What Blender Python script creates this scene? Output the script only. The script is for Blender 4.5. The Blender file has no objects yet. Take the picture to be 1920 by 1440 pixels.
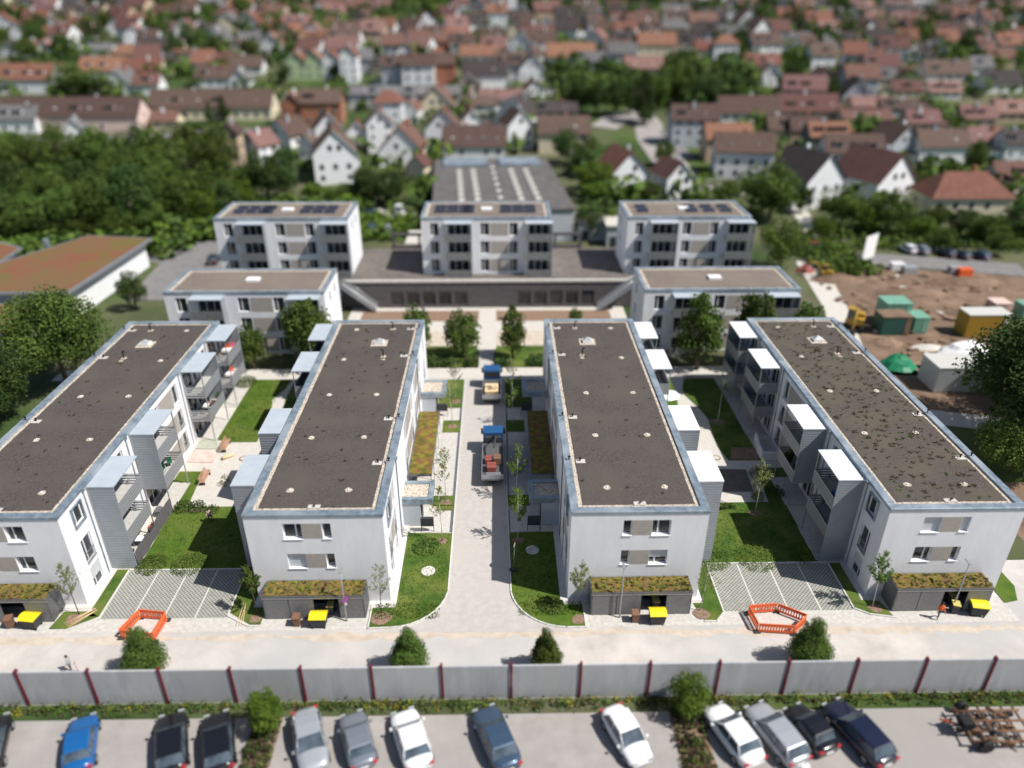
import bpy, bmesh, math, random
from mathutils import Vector, Matrix
R = math.radians
S = bpy.context.scene
# ------------------------------------------------------------------ camera
cd = bpy.data.cameras.new('camera'); cam = bpy.data.objects.new('camera', cd)
S.collection.objects.link(cam); S.camera = cam
FPX, PITCH, YAW, ROLL, CZ = 1391.4, 0.4913, 0.0194, 0.0019, 46.645
FW = Vector((math.sin(YAW)*math.cos(PITCH), math.cos(YAW)*math.cos(PITCH), -math.sin(PITCH)))
r0 = Vector((math.cos(YAW), -math.sin(YAW), 0)); u0 = r0.cross(FW)
RT = r0*math.cos(ROLL) + u0*math.sin(ROLL); UP = u0*math.cos(ROLL) - r0*math.sin(ROLL)
CAM = Vector((0, 0, CZ))
cam.matrix_world = Matrix.Translation(CAM) @ Matrix((RT, UP, -FW)).transposed().to_4x4()
cd.sensor_width = 36; cd.lens = FPX/1920*36; cd.clip_start = 1; cd.clip_end = 3000
cd.dof.use_dof = True; cd.dof.focus_distance = 70; cd.dof.aperture_fstop = 0.030; cd.dof.aperture_blades = 0
# ------------------------------------------------------------------ light
SUN = Vector((6.55, -2.45, 9.4)).normalized()
w = bpy.data.worlds.new('World'); S.world = w; w.use_nodes = True
sk = w.node_tree.nodes.new('ShaderNodeTexSky'); sk.sky_type = 'NISHITA'; sk.sun_disc = False
sk.sun_elevation = math.asin(SUN.z); sk.sun_rotation = math.atan2(SUN.x, SUN.y)
sk.air_density = 1.0; sk.dust_density = 1.0; sk.ozone_density = 1.0
bg = w.node_tree.nodes['Background']; bg.inputs[1].default_value = 0.068
w.node_tree.links.new(sk.outputs[0], bg.inputs[0])
ld = bpy.data.lights.new('sun', 'SUN'); ld.energy = 5.0; ld.angle = R(0.5); ld.color = (1, 0.955, 0.89)
lo = bpy.data.objects.new('sun', ld); S.collection.objects.link(lo)
lo.rotation_euler = SUN.to_track_quat('Z', 'Y').to_euler(); lo.location = (60, -20, 90)
S.view_settings.view_transform = 'Standard'; S.view_settings.look = 'None'
S.view_settings.exposure = 0.28; S.view_settings.gamma = 1
S.cycles.max_bounces = 5; S.cycles.diffuse_bounces = 3; S.cycles.glossy_bounces = 2
S.cycles.transmission_bounces = 3; S.cycles.transparent_max_bounces = 4
S.cycles.caustics_reflective = False; S.cycles.caustics_refractive = False
S.cycles.sample_clamp_indirect = 4
rnd = random.Random(7)

# ------------------------------------------------------------------ terrain maths
TP = [(-1e3, 0), (150, 0), (200, 3), (250, 7), (300, 14), (350, 21), (400, 29), (450, 37), (500, 46), (600, 66), (800, 104), (1400, 190)]
def terr(x, y):
    y2 = y + 0.0001*x*x*0.3
    for (a, za), (b, zb) in zip(TP, TP[1:]):
        if y2 <= b:
            t = (y2-a)/(b-a); return za + (zb-za)*t
    return TP[-1][1]
def ray(px, py):
    return (FW*FPX + RT*(px-960) - UP*(py-720)).normalized()
def gp(px, py, z=None):
    d = ray(px, py)
    if z is not None: return CAM + d*((z-CZ)/d.z)
    t, st = 30.0, 4.0
    p = CAM
    while t < 1200:
        p = CAM + d*t
        if p.z <= terr(p.x, p.y): break
        t += st
    lo_, hi = t-st, t
    for _ in range(14):
        m = (lo_+hi)/2; p = CAM + d*m
        if p.z <= terr(p.x, p.y): hi = m
        else: lo_ = m
    return p
def depth(p): return (p-CAM).dot(FW)
def px_of(p):
    d = p-CAM; z = d.dot(FW); return 960+FPX*d.dot(RT)/z, 720-FPX*d.dot(UP)/z

# ------------------------------------------------------------------ materials
M = {}
def mat(name, c1, c2=None, scale=1.0, rough=0.8, metal=0.0, bump=0.0, bscale=None, detail=4, lo_=0.35, hi=0.65, kind='noise', spec=0.3, objrand=0.0, coat=0.0, stretch=None, c3=None, s3=0.15):
    m = bpy.data.materials.new(name); m.use_nodes = True; nt = m.node_tree; N, L = nt.nodes, nt.links
    b = N['Principled BSDF']; b.inputs['Roughness'].default_value = rough; b.inputs['Metallic'].default_value = metal
    b.inputs['Specular IOR Level'].default_value = spec; b.inputs['Coat Weight'].default_value = coat
    tc = N.new('ShaderNodeTexCoord'); vec = tc.outputs['Object']
    if stretch:
        mp = N.new('ShaderNodeMapping'); mp.inputs['Scale'].default_value = stretch; L.new(vec, mp.inputs[0]); vec = mp.outputs[0]
    out = None
    if c2 is not None:
        if kind == 'voronoi':
            t = N.new('ShaderNodeTexVoronoi'); t.inputs['Scale'].default_value = scale; f = t.outputs['Color']
        else:
            t = N.new('ShaderNodeTexNoise'); t.inputs['Scale'].default_value = scale; t.inputs['Detail'].default_value = detail; t.inputs['Roughness'].default_value = 0.65; f = t.outputs['Fac']
        L.new(vec, t.inputs['Vector'])
        cr = N.new('ShaderNodeValToRGB'); cr.color_ramp.elements[0].position = lo_; cr.color_ramp.elements[1].position = hi
        cr.color_ramp.elements[0].color = (*c1, 1); cr.color_ramp.elements[1].color = (*c2, 1)
        L.new(f, cr.inputs[0]); out = cr.outputs[0]
        if c3 is not None:
            t3 = N.new('ShaderNodeTexNoise'); t3.inputs['Scale'].default_value = s3; t3.inputs['Detail'].default_value = 3; L.new(vec, t3.inputs['Vector'])
            r3 = N.new('ShaderNodeValToRGB'); r3.color_ramp.elements[0].position = 0.42; r3.color_ramp.elements[1].position = 0.66
            L.new(t3.outputs['Fac'], r3.inputs[0])
            mx = N.new('ShaderNodeMix'); mx.data_type = 'RGBA'; L.new(r3.outputs[0], mx.inputs['Factor']); L.new(out, mx.inputs[6]); mx.inputs[7].default_value = (*c3, 1); out = mx.outputs[2]
        if bump and bscale is None:
            bp = N.new('ShaderNodeBump'); bp.inputs['Strength'].default_value = bump; bp.inputs['Distance'].default_value = 0.05
            L.new(f if kind != 'voronoi' else t.outputs['Distance'], bp.inputs['Height']); L.new(bp.outputs[0], b.inputs['Normal'])
    else:
        b.inputs['Base Color'].default_value = (*c1, 1)
    if bscale:
        t2 = N.new('ShaderNodeTexNoise'); t2.inputs['Scale'].default_value = bscale; t2.inputs['Detail'].default_value = 3; L.new(vec, t2.inputs['Vector'])
        bp = N.new('ShaderNodeBump'); bp.inputs['Strength'].default_value = bump; bp.inputs['Distance'].default_value = 0.05
        L.new(t2.outputs['Fac'], bp.inputs['Height']); L.new(bp.outputs[0], b.inputs['Normal'])
    if objrand:
        oi = N.new('ShaderNodeObjectInfo'); hs = N.new('ShaderNodeHueSaturation')
        mr = N.new('ShaderNodeMapRange'); mr.inputs[3].default_value = 1-objrand; mr.inputs[4].default_value = 1+objrand
        mh = N.new('ShaderNodeMapRange'); mh.inputs[3].default_value = 0.5-objrand*0.07; mh.inputs[4].default_value = 0.5+objrand*0.04
        L.new(oi.outputs['Random'], mr.inputs[0]); L.new(mr.outputs[0], hs.inputs['Value']); L.new(oi.outputs['Random'], mh.inputs[0]); L.new(mh.outputs[0], hs.inputs['Hue'])
        if out is not None: L.new(out, hs.inputs['Color'])
        else: hs.inputs['Color'].default_value = (*c1, 1)
        out = hs.outputs[0]
    if out is not None: L.new(out, b.inputs['Base Color'])
    M[name] = m; return m
def wave_mat(name, c, axis='Z', period=0.15, rough=0.45, metal=0.6, strength=0.6, c2=None):
    m = mat(name, c, c2 if c2 else tuple(x*0.88 for x in c), 0.8, rough, metal); nt = m.node_tree; N, L = nt.nodes, nt.links
    tc = N.new('ShaderNodeTexCoord'); wv = N.new('ShaderNodeTexWave'); wv.bands_direction = axis
    wv.inputs['Scale'].default_value = 1/period*0.314159*1.0; L.new(tc.outputs['Object'], wv.inputs['Vector'])
    bp = N.new('ShaderNodeBump'); bp.inputs['Strength'].default_value = strength; bp.inputs['Distance'].default_value = 0.02
    L.new(wv.outputs['Fac'], bp.inputs['Height']); L.new(bp.outputs[0], N['Principled BSDF'].inputs['Normal']); return m
mat('render', (0.76, 0.77, 0.80), (0.82, 0.825, 0.845), 1.0, 0.9, bump=0.25, bscale=40, stretch=(1.6, 1.6, 0.5), c3=(0.74, 0.745, 0.77), s3=0.35)
mat('plaster', (0.66, 0.66, 0.66), (0.78, 0.78, 0.77), 0.35, 0.9)
mat('beige', (0.36, 0.325, 0.295), (0.40, 0.365, 0.33), 2, 0.9)
mat('zinc', (0.19, 0.245, 0.30), (0.33, 0.395, 0.45), 1.7, 0.5, 0.5, lo_=0.38, hi=0.62, c3=(0.42, 0.475, 0.52), s3=0.5)
mat('zinc_dark', (0.16, 0.19, 0.23), (0.22, 0.25, 0.29), 2, 0.5, 0.4)
mat('steel', (0.42, 0.44, 0.46), (0.5, 0.52, 0.54), 5, 0.4, 0.7)
wave_mat('panel_metal', (0.34, 0.37, 0.405), 'Z', 0.28, 0.5, 0.25, 0.6)
wave_mat('rail_metal', (0.40, 0.415, 0.43), 'Z', 0.28, 0.45, 0.5, 1.0, (0.42, 0.43, 0.44))
wave_mat('roof_sheet_white', (0.74, 0.76, 0.78), 'Y', 0.95, 0.45, 0.1, 0.25, (0.80, 0.81, 0.82))
wave_mat('roof_sheet', (0.42, 0.475, 0.53), 'Y', 0.95, 0.5, 0.1, 0.25, (0.47, 0.52, 0.565))
mat('white_frame', (0.75, 0.76, 0.77), rough=0.4)
mat('blind', (0.52, 0.54, 0.57), (0.56, 0.58, 0.61), 3, 0.6)
mat('glass', (0.02, 0.023, 0.027), (0.05, 0.055, 0.06), 1.1, 0.08, 0.0, spec=0.6, objrand=0.5)
mat('glass_blue', (0.03, 0.045, 0.06), (0.10, 0.13, 0.16), 0.8, 0.1, 0.0, spec=0.6)
mat('roof_soil', (0.036, 0.030, 0.028), (0.118, 0.100, 0.092), 9, 0.95, detail=10, lo_=0.34, hi=0.66, c3=(0.090, 0.077, 0.066), s3=0.22)
mat('roof_soil_green', (0.038, 0.032, 0.028), (0.125, 0.106, 0.092), 9, 0.95, detail=10, lo_=0.34, hi=0.66, c3=(0.095, 0.084, 0.062), s3=0.3)
mat('roof_brown', (0.13, 0.105, 0.09), (0.22, 0.18, 0.155), 6, 0.95, c3=(0.2, 0.17, 0.14), s3=0.2)
mat('gravel', (0.26, 0.22, 0.18), (0.62, 0.54, 0.45), 9, 0.95, kind='voronoi', lo_=0.15, hi=0.75, bump=0.4)
mat('slab', (0.45, 0.43, 0.40), (0.58, 0.56, 0.52), 3, 0.9)
mat('balcony_floor', (0.40, 0.395, 0.38), (0.47, 0.465, 0.45), 2, 0.85)
mat('sedum', (0.075, 0.085, 0.015), (0.19, 0.075, 0.04), 1.0, 0.95, detail=9, lo_=0.42, hi=0.6, c3=(0.20, 0.17, 0.025), s3=1.6)
mat('sedum_front', (0.15, 0.075, 0.045), (0.11, 0.10, 0.02), 3.2, 0.95, detail=9, lo_=0.40, hi=0.6, c3=(0.20, 0.155, 0.03), s3=2.2)
mat('sedum_red', (0.20, 0.075, 0.045), (0.13, 0.115, 0.03), 0.3, 0.95, detail=10, lo_=0.44, hi=0.60, c3=(0.16, 0.10, 0.045), s3=0.12)
mat('grass', (0.038, 0.088, 0.008), (0.092, 0.152, 0.014), 1.1, 0.95, detail=9, lo_=0.3, hi=0.72, c3=(0.105, 0.140, 0.024), s3=0.3, bump=1.0, bscale=9)
mat('grass_dark', (0.026, 0.066, 0.009), (0.078, 0.135, 0.016), 1.3, 0.95, detail=9, lo_=0.3, hi=0.7, c3=(0.12, 0.15, 0.03), s3=0.35, bump=1.0, bscale=9)
mat('meadow', (0.022, 0.045, 0.012), (0.075, 0.115, 0.025), 0.06, 0.95, detail=10, lo_=0.38, hi=0.66, c3=(0.13, 0.12, 0.075), s3=0.035)
mat('soil', (0.16, 0.10, 0.07), (0.30, 0.21, 0.15), 4, 0.95, detail=8)
mat('dirt', (0.10, 0.062, 0.042), (0.27, 0.185, 0.13), 0.3, 0.95, detail=10, c3=(0.17, 0.115, 0.08), s3=0.09, bump=1.0, bscale=0.8)
mat('road', (0.40, 0.375, 0.355), (0.50, 0.475, 0.45), 1.4, 0.9, detail=9, lo_=0.3, hi=0.7, c3=(0.46, 0.43, 0.40), s3=0.25)
mat('front_road', (0.36, 0.335, 0.315), (0.56, 0.52, 0.485), 0.30, 0.9, detail=10, lo_=0.25, hi=0.62, c3=(0.41, 0.41, 0.405), s3=0.09)
mat('sand', (0.44, 0.37, 0.30), (0.56, 0.49, 0.41), 1.0, .95, detail=8)
mat('plaza', (0.50, 0.475, 0.43), (0.58, 0.55, 0.50), 1.5, 0.9, detail=6, c3=(0.54, 0.51, 0.47), s3=0.3)
mat('asphalt', (0.16, 0.155, 0.155), (0.22, 0.212, 0.21), 0.6, 0.9, detail=8)
mat('carpark', (0.285, 0.262, 0.25), (0.36, 0.335, 0.32), 0.5, 0.9, detail=9, c3=(0.30, 0.28, 0.265), s3=0.12)
mat('kerb', (0.52, 0.51, 0.49), (0.62, 0.61, 0.58), 3, 0.85)
mat('mesh_door', (0.17, 0.172, 0.175), (0.23, 0.232, 0.235), 7, 0.6, 0.3)
mat('concrete_wall', (0.34, 0.35, 0.365), (0.46, 0.465, 0.475), 0.7, 0.9, detail=9, stretch=(1.5, 1, 0.4), objrand=0.05, c3=(0.40, 0.40, 0.40), s3=.3)
mat('rail_grey', (0.20, 0.21, 0.215), (0.25, 0.26, 0.265), 2, .5, .3)
mat('post_red', (0.15, 0.018, 0.028), rough=0.5)
mat('grey_metal', (0.13, 0.135, 0.14), (0.19, 0.195, 0.20), 6, 0.5, 0.5)
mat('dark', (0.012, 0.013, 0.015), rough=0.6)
mat('black_pipe', (0.008, 0.008, 0.009), rough=0.5)
mat('anthracite', (0.035, 0.038, 0.042), (0.055, 0.058, 0.062), 5, 0.55)
mat('yellow', (0.80, 0.66, 0.02), rough=0.45)
mat('pale_yellow', (0.55, 0.48, 0.16), rough=0.5)
mat('brown_bin', (0.20, 0.11, 0.07), rough=0.6)
mat('bin_body', (0.05, 0.053, 0.058), rough=0.6)
mat('orange', (0.75, 0.135, 0.035), rough=0.5)
mat('wood', (0.36, 0.20, 0.13), (0.46, 0.28, 0.19), 3, 0.7, stretch=(1, 1, 8))
mat('light_wood', (0.66, 0.47, 0.27), (0.76, 0.58, 0.36), 4, 0.7)
mat('fabric_grey', (0.10, 0.095, 0.10), (0.13, 0.125, 0.135), 3, 0.9)
mat('white', (0.8, 0.8, 0.8), rough=0.5)
mat('pink', (0.62, 0.12, 0.22), rough=0.7)
mat('red', (0.45, 0.03, 0.04), rough=0.6)
mat('green_fabric', (0.02, 0.12, 0.06), rough=0.8)
mat('blue', (0.02, 0.12, 0.42), rough=0.4)
mat('cab_blue', (0.02, 0.085, 0.22), rough=0.35, coat=0.2)
mat('dull_red', (0.26, 0.07, 0.06), rough=0.7)
mat('hall_roof', (0.085, 0.083, 0.08), (0.14, 0.135, 0.13), .5, .9, detail=8)
mat('lens', (0.35, 0.37, 0.38), rough=0.3)
mat('skin', (0.50, 0.28, 0.19), rough=0.6)
mat('hair', (0.05, 0.03, 0.02), rough=0.8)
mat('bark', (0.10, 0.075, 0.055), (0.16, 0.125, 0.095), 6, 0.9)
mat('pale_bark', (0.52, 0.50, 0.46), (0.62, 0.60, 0.56), 6, 0.9)
mat('solar', (0.025, 0.028, 0.042), (0.045, 0.05, 0.068), 3, 0.3)
mat('facade_dark', (0.085, 0.078, 0.082), (0.12, 0.11, 0.115), 1.5, 0.85)
mat('terrace', (0.115, 0.10, 0.092), (0.165, 0.145, 0.132), 0.8, 0.9)
for n_, c in dict(w_white=(0.76, 0.77, 0.79), w_cream=(0.68, 0.61, 0.45), w_grey=(0.44, 0.47, 0.51), w_green=(0.42, 0.52, 0.32), w_pink=(0.62, 0.48, 0.44), w_yellow=(0.55, 0.33, 0.10), w_brick=(0.36, 0.15, 0.09), w_slate=(0.14, 0.17, 0.22), w_tan=(0.50, 0.38, 0.27)).items():
    mat(n_, c, tuple(min(x*1.08, .85) for x in c), 0.4, 0.9, objrand=0.08)
for n_, c in dict(r_orange=(0.26, 0.125, 0.085), r_red=(0.175, 0.092, 0.075), r_brown=(0.13, 0.086, 0.070), r_dark=(0.07, 0.058, 0.056), r_grey=(0.17, 0.165, 0.17), r_pink=(0.27, 0.155, 0.135)).items():
    mat(n_, tuple(x*0.62 for x in c), tuple(x*.88 for x in c), 0.9, 0.9, detail=7, objrand=0.22)
def leafmat(name, c1, c2, rnd_=0.25):
    m = mat(name, c1, c2, 0.55, 0.75, detail=2, lo_=0.38, hi=0.62, objrand=rnd_, spec=0.15); nt = m.node_tree; N, L = nt.nodes, nt.links
    b = N['Principled BSDF']; tr = N.new('ShaderNodeBsdfTranslucent'); ms = N.new('ShaderNodeMixShader'); ms.inputs[0].default_value = 0.28
    src = b.inputs['Base Color'].links[0].from_socket; L.new(src, tr.inputs[0]); L.new(b.outputs[0], ms.inputs[1]); L.new(tr.outputs[0], ms.inputs[2])
    L.new(ms.outputs[0], N['Material Output'].inputs[0]); return m
leafmat('leaf_mid', (0.060, 0.105, 0.022), (0.125, 0.185, 0.040))
leafmat('leaf_dark', (0.036, 0.070, 0.020), (0.080, 0.128, 0.034))
leafmat('leaf_bright', (0.070, 0.125, 0.016), (0.13, 0.195, 0.028), 0.12)
leafmat('leaf_yellow', (0.15, 0.16, 0.02), (0.32, 0.26, 0.03), 0.2)
leafmat('leaf_pale', (0.13, 0.16, 0.05), (0.24, 0.27, 0.10), 0.1)
leafmat('blade', (0.045, 0.105, 0.010), (0.11, 0.19, 0.020), 0.1)
leafmat('weed', (0.060, 0.058, 0.030), (0.12, 0.112, 0.06), 0.1)
leafmat('leaf_red', (0.08, 0.05, 0.035), (0.12, 0.075, 0.05), 0.1)
# grass paver grid: concrete with diamond holes
def paver_mat():
    m = mat('grass_paver', (0.30, 0.30, 0.28), (0.38, 0.38, 0.35), 2, 0.9); nt = m.node_tree; N, L = nt.nodes, nt.links
    tc = N.new('ShaderNodeTexCoord'); sp = N.new('ShaderNodeSeparateXYZ'); L.new(tc.outputs['Object'], sp.inputs[0])
    cs = []
    for k in (0, 1):
        a = N.new('ShaderNodeMath'); a.operation = 'MULTIPLY'; a.inputs[1].default_value = 2*math.pi/0.34; L.new(sp.outputs[k], a.inputs[0])
        c = N.new('ShaderNodeMath'); c.operation = 'COSINE'; L.new(a.outputs[0], c.inputs[0]); cs.append(c)
    pm = N.new('ShaderNodeMath'); pm.operation = 'MULTIPLY'; L.new(cs[0].outputs[0], pm.inputs[0]); L.new(cs[1].outputs[0], pm.inputs[1])
    g = N.new('ShaderNodeMath'); g.operation = 'GREATER_THAN'; g.inputs[1].default_value = 0.22; L.new(pm.outputs[0], g.inputs[0])
    b = N['Principled BSDF']; src = b.inputs['Base Color'].links[0].from_socket
    mx = N.new('ShaderNodeMix'); mx.data_type = 'RGBA'; L.new(g.outputs[0], mx.inputs['Factor']); L.new(src, mx.inputs[6]); mx.inputs[7].default_value = (0.105, 0.11, 0.075, 1)
    L.new(mx.outputs[2], b.inputs['Base Color'])
paver_mat()
def brick_over(name, bw, bh, dark=0.82):
    m = M[name]; nt = m.node_tree; N, L = nt.nodes, nt.links
    tc = N.new('ShaderNodeTexCoord'); br = N.new('ShaderNodeTexBrick'); br.inputs['Scale'].default_value = 1; br.inputs['Brick Width'].default_value = bw; br.inputs['Row Height'].default_value = bh
    br.inputs['Mortar Size'].default_value = 0.02; br.inputs['Color1'].default_value = (1, 1, 1, 1); br.inputs['Color2'].default_value = (0.955, 0.955, 0.955, 1); br.inputs['Mortar'].default_value = (dark, dark, dark, 1)
    L.new(tc.outputs['Object'], br.inputs['Vector']); b = N['Principled BSDF']; src = b.inputs['Base Color'].links[0].from_socket
    mx = N.new('ShaderNodeMix'); mx.data_type = 'RGBA'; mx.blend_type = 'MULTIPLY'; mx.inputs['Factor'].default_value = 1; L.new(src, mx.inputs[6]); L.new(br.outputs[0], mx.inputs[7]); L.new(mx.outputs[2], b.inputs['Base Color'])
brick_over('road', 0.4, 0.2, 0.93); brick_over('plaza', 0.5, 0.5, 0.94); brick_over('slab', 0.5, 0.5, 0.92)

# ------------------------------------------------------------------ mesh helpers
COL = S.collection
def tag(o, label=None, cat=None, group=None, kind=None):
    if label: o['label'] = label
    if cat: o['category'] = cat
    if group: o['group'] = group
    if kind: o['kind'] = kind
    return o
def empty(name, loc=(0, 0, 0), rz=0):
    o = bpy.data.objects.new(name, None); COL.objects.link(o); o.location = loc; o.rotation_euler = (0, 0, rz); o.empty_display_size = 0.5; return o
class MB:
    def __init__(s): s.v = []; s.f = []; s.m = []; s.mats = []; s.sm = []
    def mi(s, m):
        if m not in s.mats: s.mats.append(m)
        return s.mats.index(m)
    def poly(s, pts, m, smooth=False):
        b = len(s.v); s.v += [tuple(p) for p in pts]; s.f.append(tuple(range(b, b+len(pts)))); s.m.append(s.mi(m)); s.sm.append(smooth)
    def box(s, x0, x1, y0, y1, z0, z1, m):
        if x0 > x1: x0, x1 = x1, x0
        if y0 > y1: y0, y1 = y1, y0
        b = len(s.v); s.v += [(x0, y0, z0), (x1, y0, z0), (x1, y1, z0), (x0, y1, z0), (x0, y0, z1), (x1, y0, z1), (x1, y1, z1), (x0, y1, z1)]
        k = s.mi(m)
        for f in ((0, 3, 2, 1), (4, 5, 6, 7), (0, 1, 5, 4), (1, 2, 6, 5), (2, 3, 7, 6), (3, 0, 4, 7)):
            s.f.append(tuple(b+i for i in f)); s.m.append(k); s.sm.append(False)
        return s
    def prism(s, pts, z0, z1, m, cap=True):
        n = len(pts); k = s.mi(m); b = len(s.v)
        s.v += [(p[0], p[1], z0) for p in pts] + [(p[0], p[1], z1) for p in pts]
        for i in range(n):
            j = (i+1) % n; s.f.append((b+i, b+j, b+n+j, b+n+i)); s.m.append(k); s.sm.append(False)
        if cap:
            s.f.append(tuple(b+n+i for i in range(n))); s.m.append(k); s.sm.append(False)
            s.f.append(tuple(b+n-1-i for i in range(n))); s.m.append(k); s.sm.append(False)
        return s
    def tube(s, pts, rs, m, n=6, cap=True):
        k = s.mi(m); rings = []
        for i, p in enumerate(pts):
            p = Vector(p); a = Vector(pts[max(i-1, 0)]); c = Vector(pts[min(i+1, len(pts)-1)]); d = (c-a)
            if d.length < 1e-6: d = Vector((0, 0, 1))
            d.normalize(); u = d.cross(Vector((0.13, 0.9, 0.2)) if abs(d.y) < 0.9 else Vector((1, 0, 0))).normalized(); v = d.cross(u)
            r = rs[i] if isinstance(rs, (list, tuple)) else rs; b = len(s.v)
            for q in range(n):
                t = 2*math.pi*q/n; w_ = p + u*math.cos(t)*r + v*math.sin(t)*r; s.v.append(tuple(w_))
            rings.append(b)
        for a, b in zip(rings, rings[1:]):
            for q in range(n):
                s.f.append((a+q, a+(q+1) % n, b+(q+1) % n, b+q)); s.m.append(k); s.sm.append(True)
        if cap:
            s.f.append(tuple(rings[0]+n-1-q for q in range(n))); s.m.append(k); s.sm.append(False)
            s.f.append(tuple(rings[-1]+q for q in range(n))); s.m.append(k); s.sm.append(False)
        return s
    def cyl(s, x, y, z0, z1, r, m, n=12, r2=None):
        return s.tube([(x, y, z0), (x, y, z1)], [r, r if r2 is None else r2], m, n)
    def build(s, name, parent=None, loc=None, smooth=None):
        me = bpy.data.meshes.new(name); me.from_pydata(s.v, [], s.f)
        for m in s.mats: me.materials.append(M[m])
        me.polygons.foreach_set('material_index', s.m); me.polygons.foreach_set('use_smooth', s.sm if smooth is None else [smooth]*len(s.f)); me.update()
        o = bpy.data.objects.new(name, me); COL.objects.link(o)
        if parent: o.parent = parent
        if loc: o.location = loc
        return o
def kids(o): return [c for c in o.children]
def copy_tree(o, parent=None):
    c = o.copy(); COL.objects.link(c)
    if parent is not None: c.parent = parent
    for ch in kids(o): copy_tree(ch, c)
    return c
def patch(name, pts, z, m, label=None, cat=None, kind='structure', thick=None):
    mb = MB()
    if thick: mb.prism(pts, z-thick, z, m)
    else: mb.poly([(p[0], p[1], z) for p in pts], m)
    o = mb.build(name); tag(o, label, cat, None, kind); return o
def rect(x0, x1, y0, y1): return [(x0, y0), (x1, y0), (x1, y1), (x0, y1)]

# ------------------------------------------------------------------ ground
def make_terrain():
    xs = [-620+i*31 for i in range(41)]; ys = [-60, 0, 30, 60, 90, 120, 150] + [150+i*12.5 for i in range(1, 61)]
    me = bpy.data.meshes.new('ground'); v = [(x, y, terr(x, y)-0.06) for y in ys for x in xs]; n = len(xs)
    f = [(j*n+i, j*n+i+1, (j+1)*n+i+1, (j+1)*n+i) for j in range(len(ys)-1) for i in range(n-1)]
    me.from_pydata(v, [], f); me.materials.append(M['meadow']); o = bpy.data.objects.new('ground', me); COL.objects.link(o)
    tag(o, kind='structure')
make_terrain()
def arc(cx, cy, r, a0, a1, n=8): return [(cx+r*math.cos(R(a0+(a1-a0)*i/n)), cy+r*math.sin(R(a0+(a1-a0)*i/n))) for i in range(n+1)]
patch('site_ground', rect(-47.5, 43.4, 46, 92), -0.03, 'plaza')
patch('street', rect(-75, 75, 37.6, 46.2), -0.015, 'front_road')
patch('apron', rect(-47, 43.4, 44.5, 47.7), -0.005, 'slab')
patch('car_park', rect(-75, 75, 8, 36.35), -0.02, 'carpark')
q = random.Random(2)
patch('sand_strip', [(x, 44.15+q.uniform(-.25, .2)) for x in range(-46, 47)] + [(x, 43.55+q.uniform(-.3, .3)) for x in range(46, -47, -1)], -0.010, 'sand')
patch('side_path', [(43.3, 44), (60, 44), (60, 50), (50, 52), (47.5, 57), (46.5, 64), (43.4, 64)], -0.02, 'front_road')
patch('lane', [(-4.6, 88.6), (-4.55, 47.4)] + arc(-9.4, 49.3, 4.9, -12, -90, 7) + [(-11, 44.2), (7.1, 44.0)] + arc(5.6, 49.2, 4.9, -90, -168, 7) + [(0.72, 56), (0.6, 88.6)], 0.0, 'road')
patch('cross_path', rect(-60, 60, 88.9, 92), 0.0, 'plaza')
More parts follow.
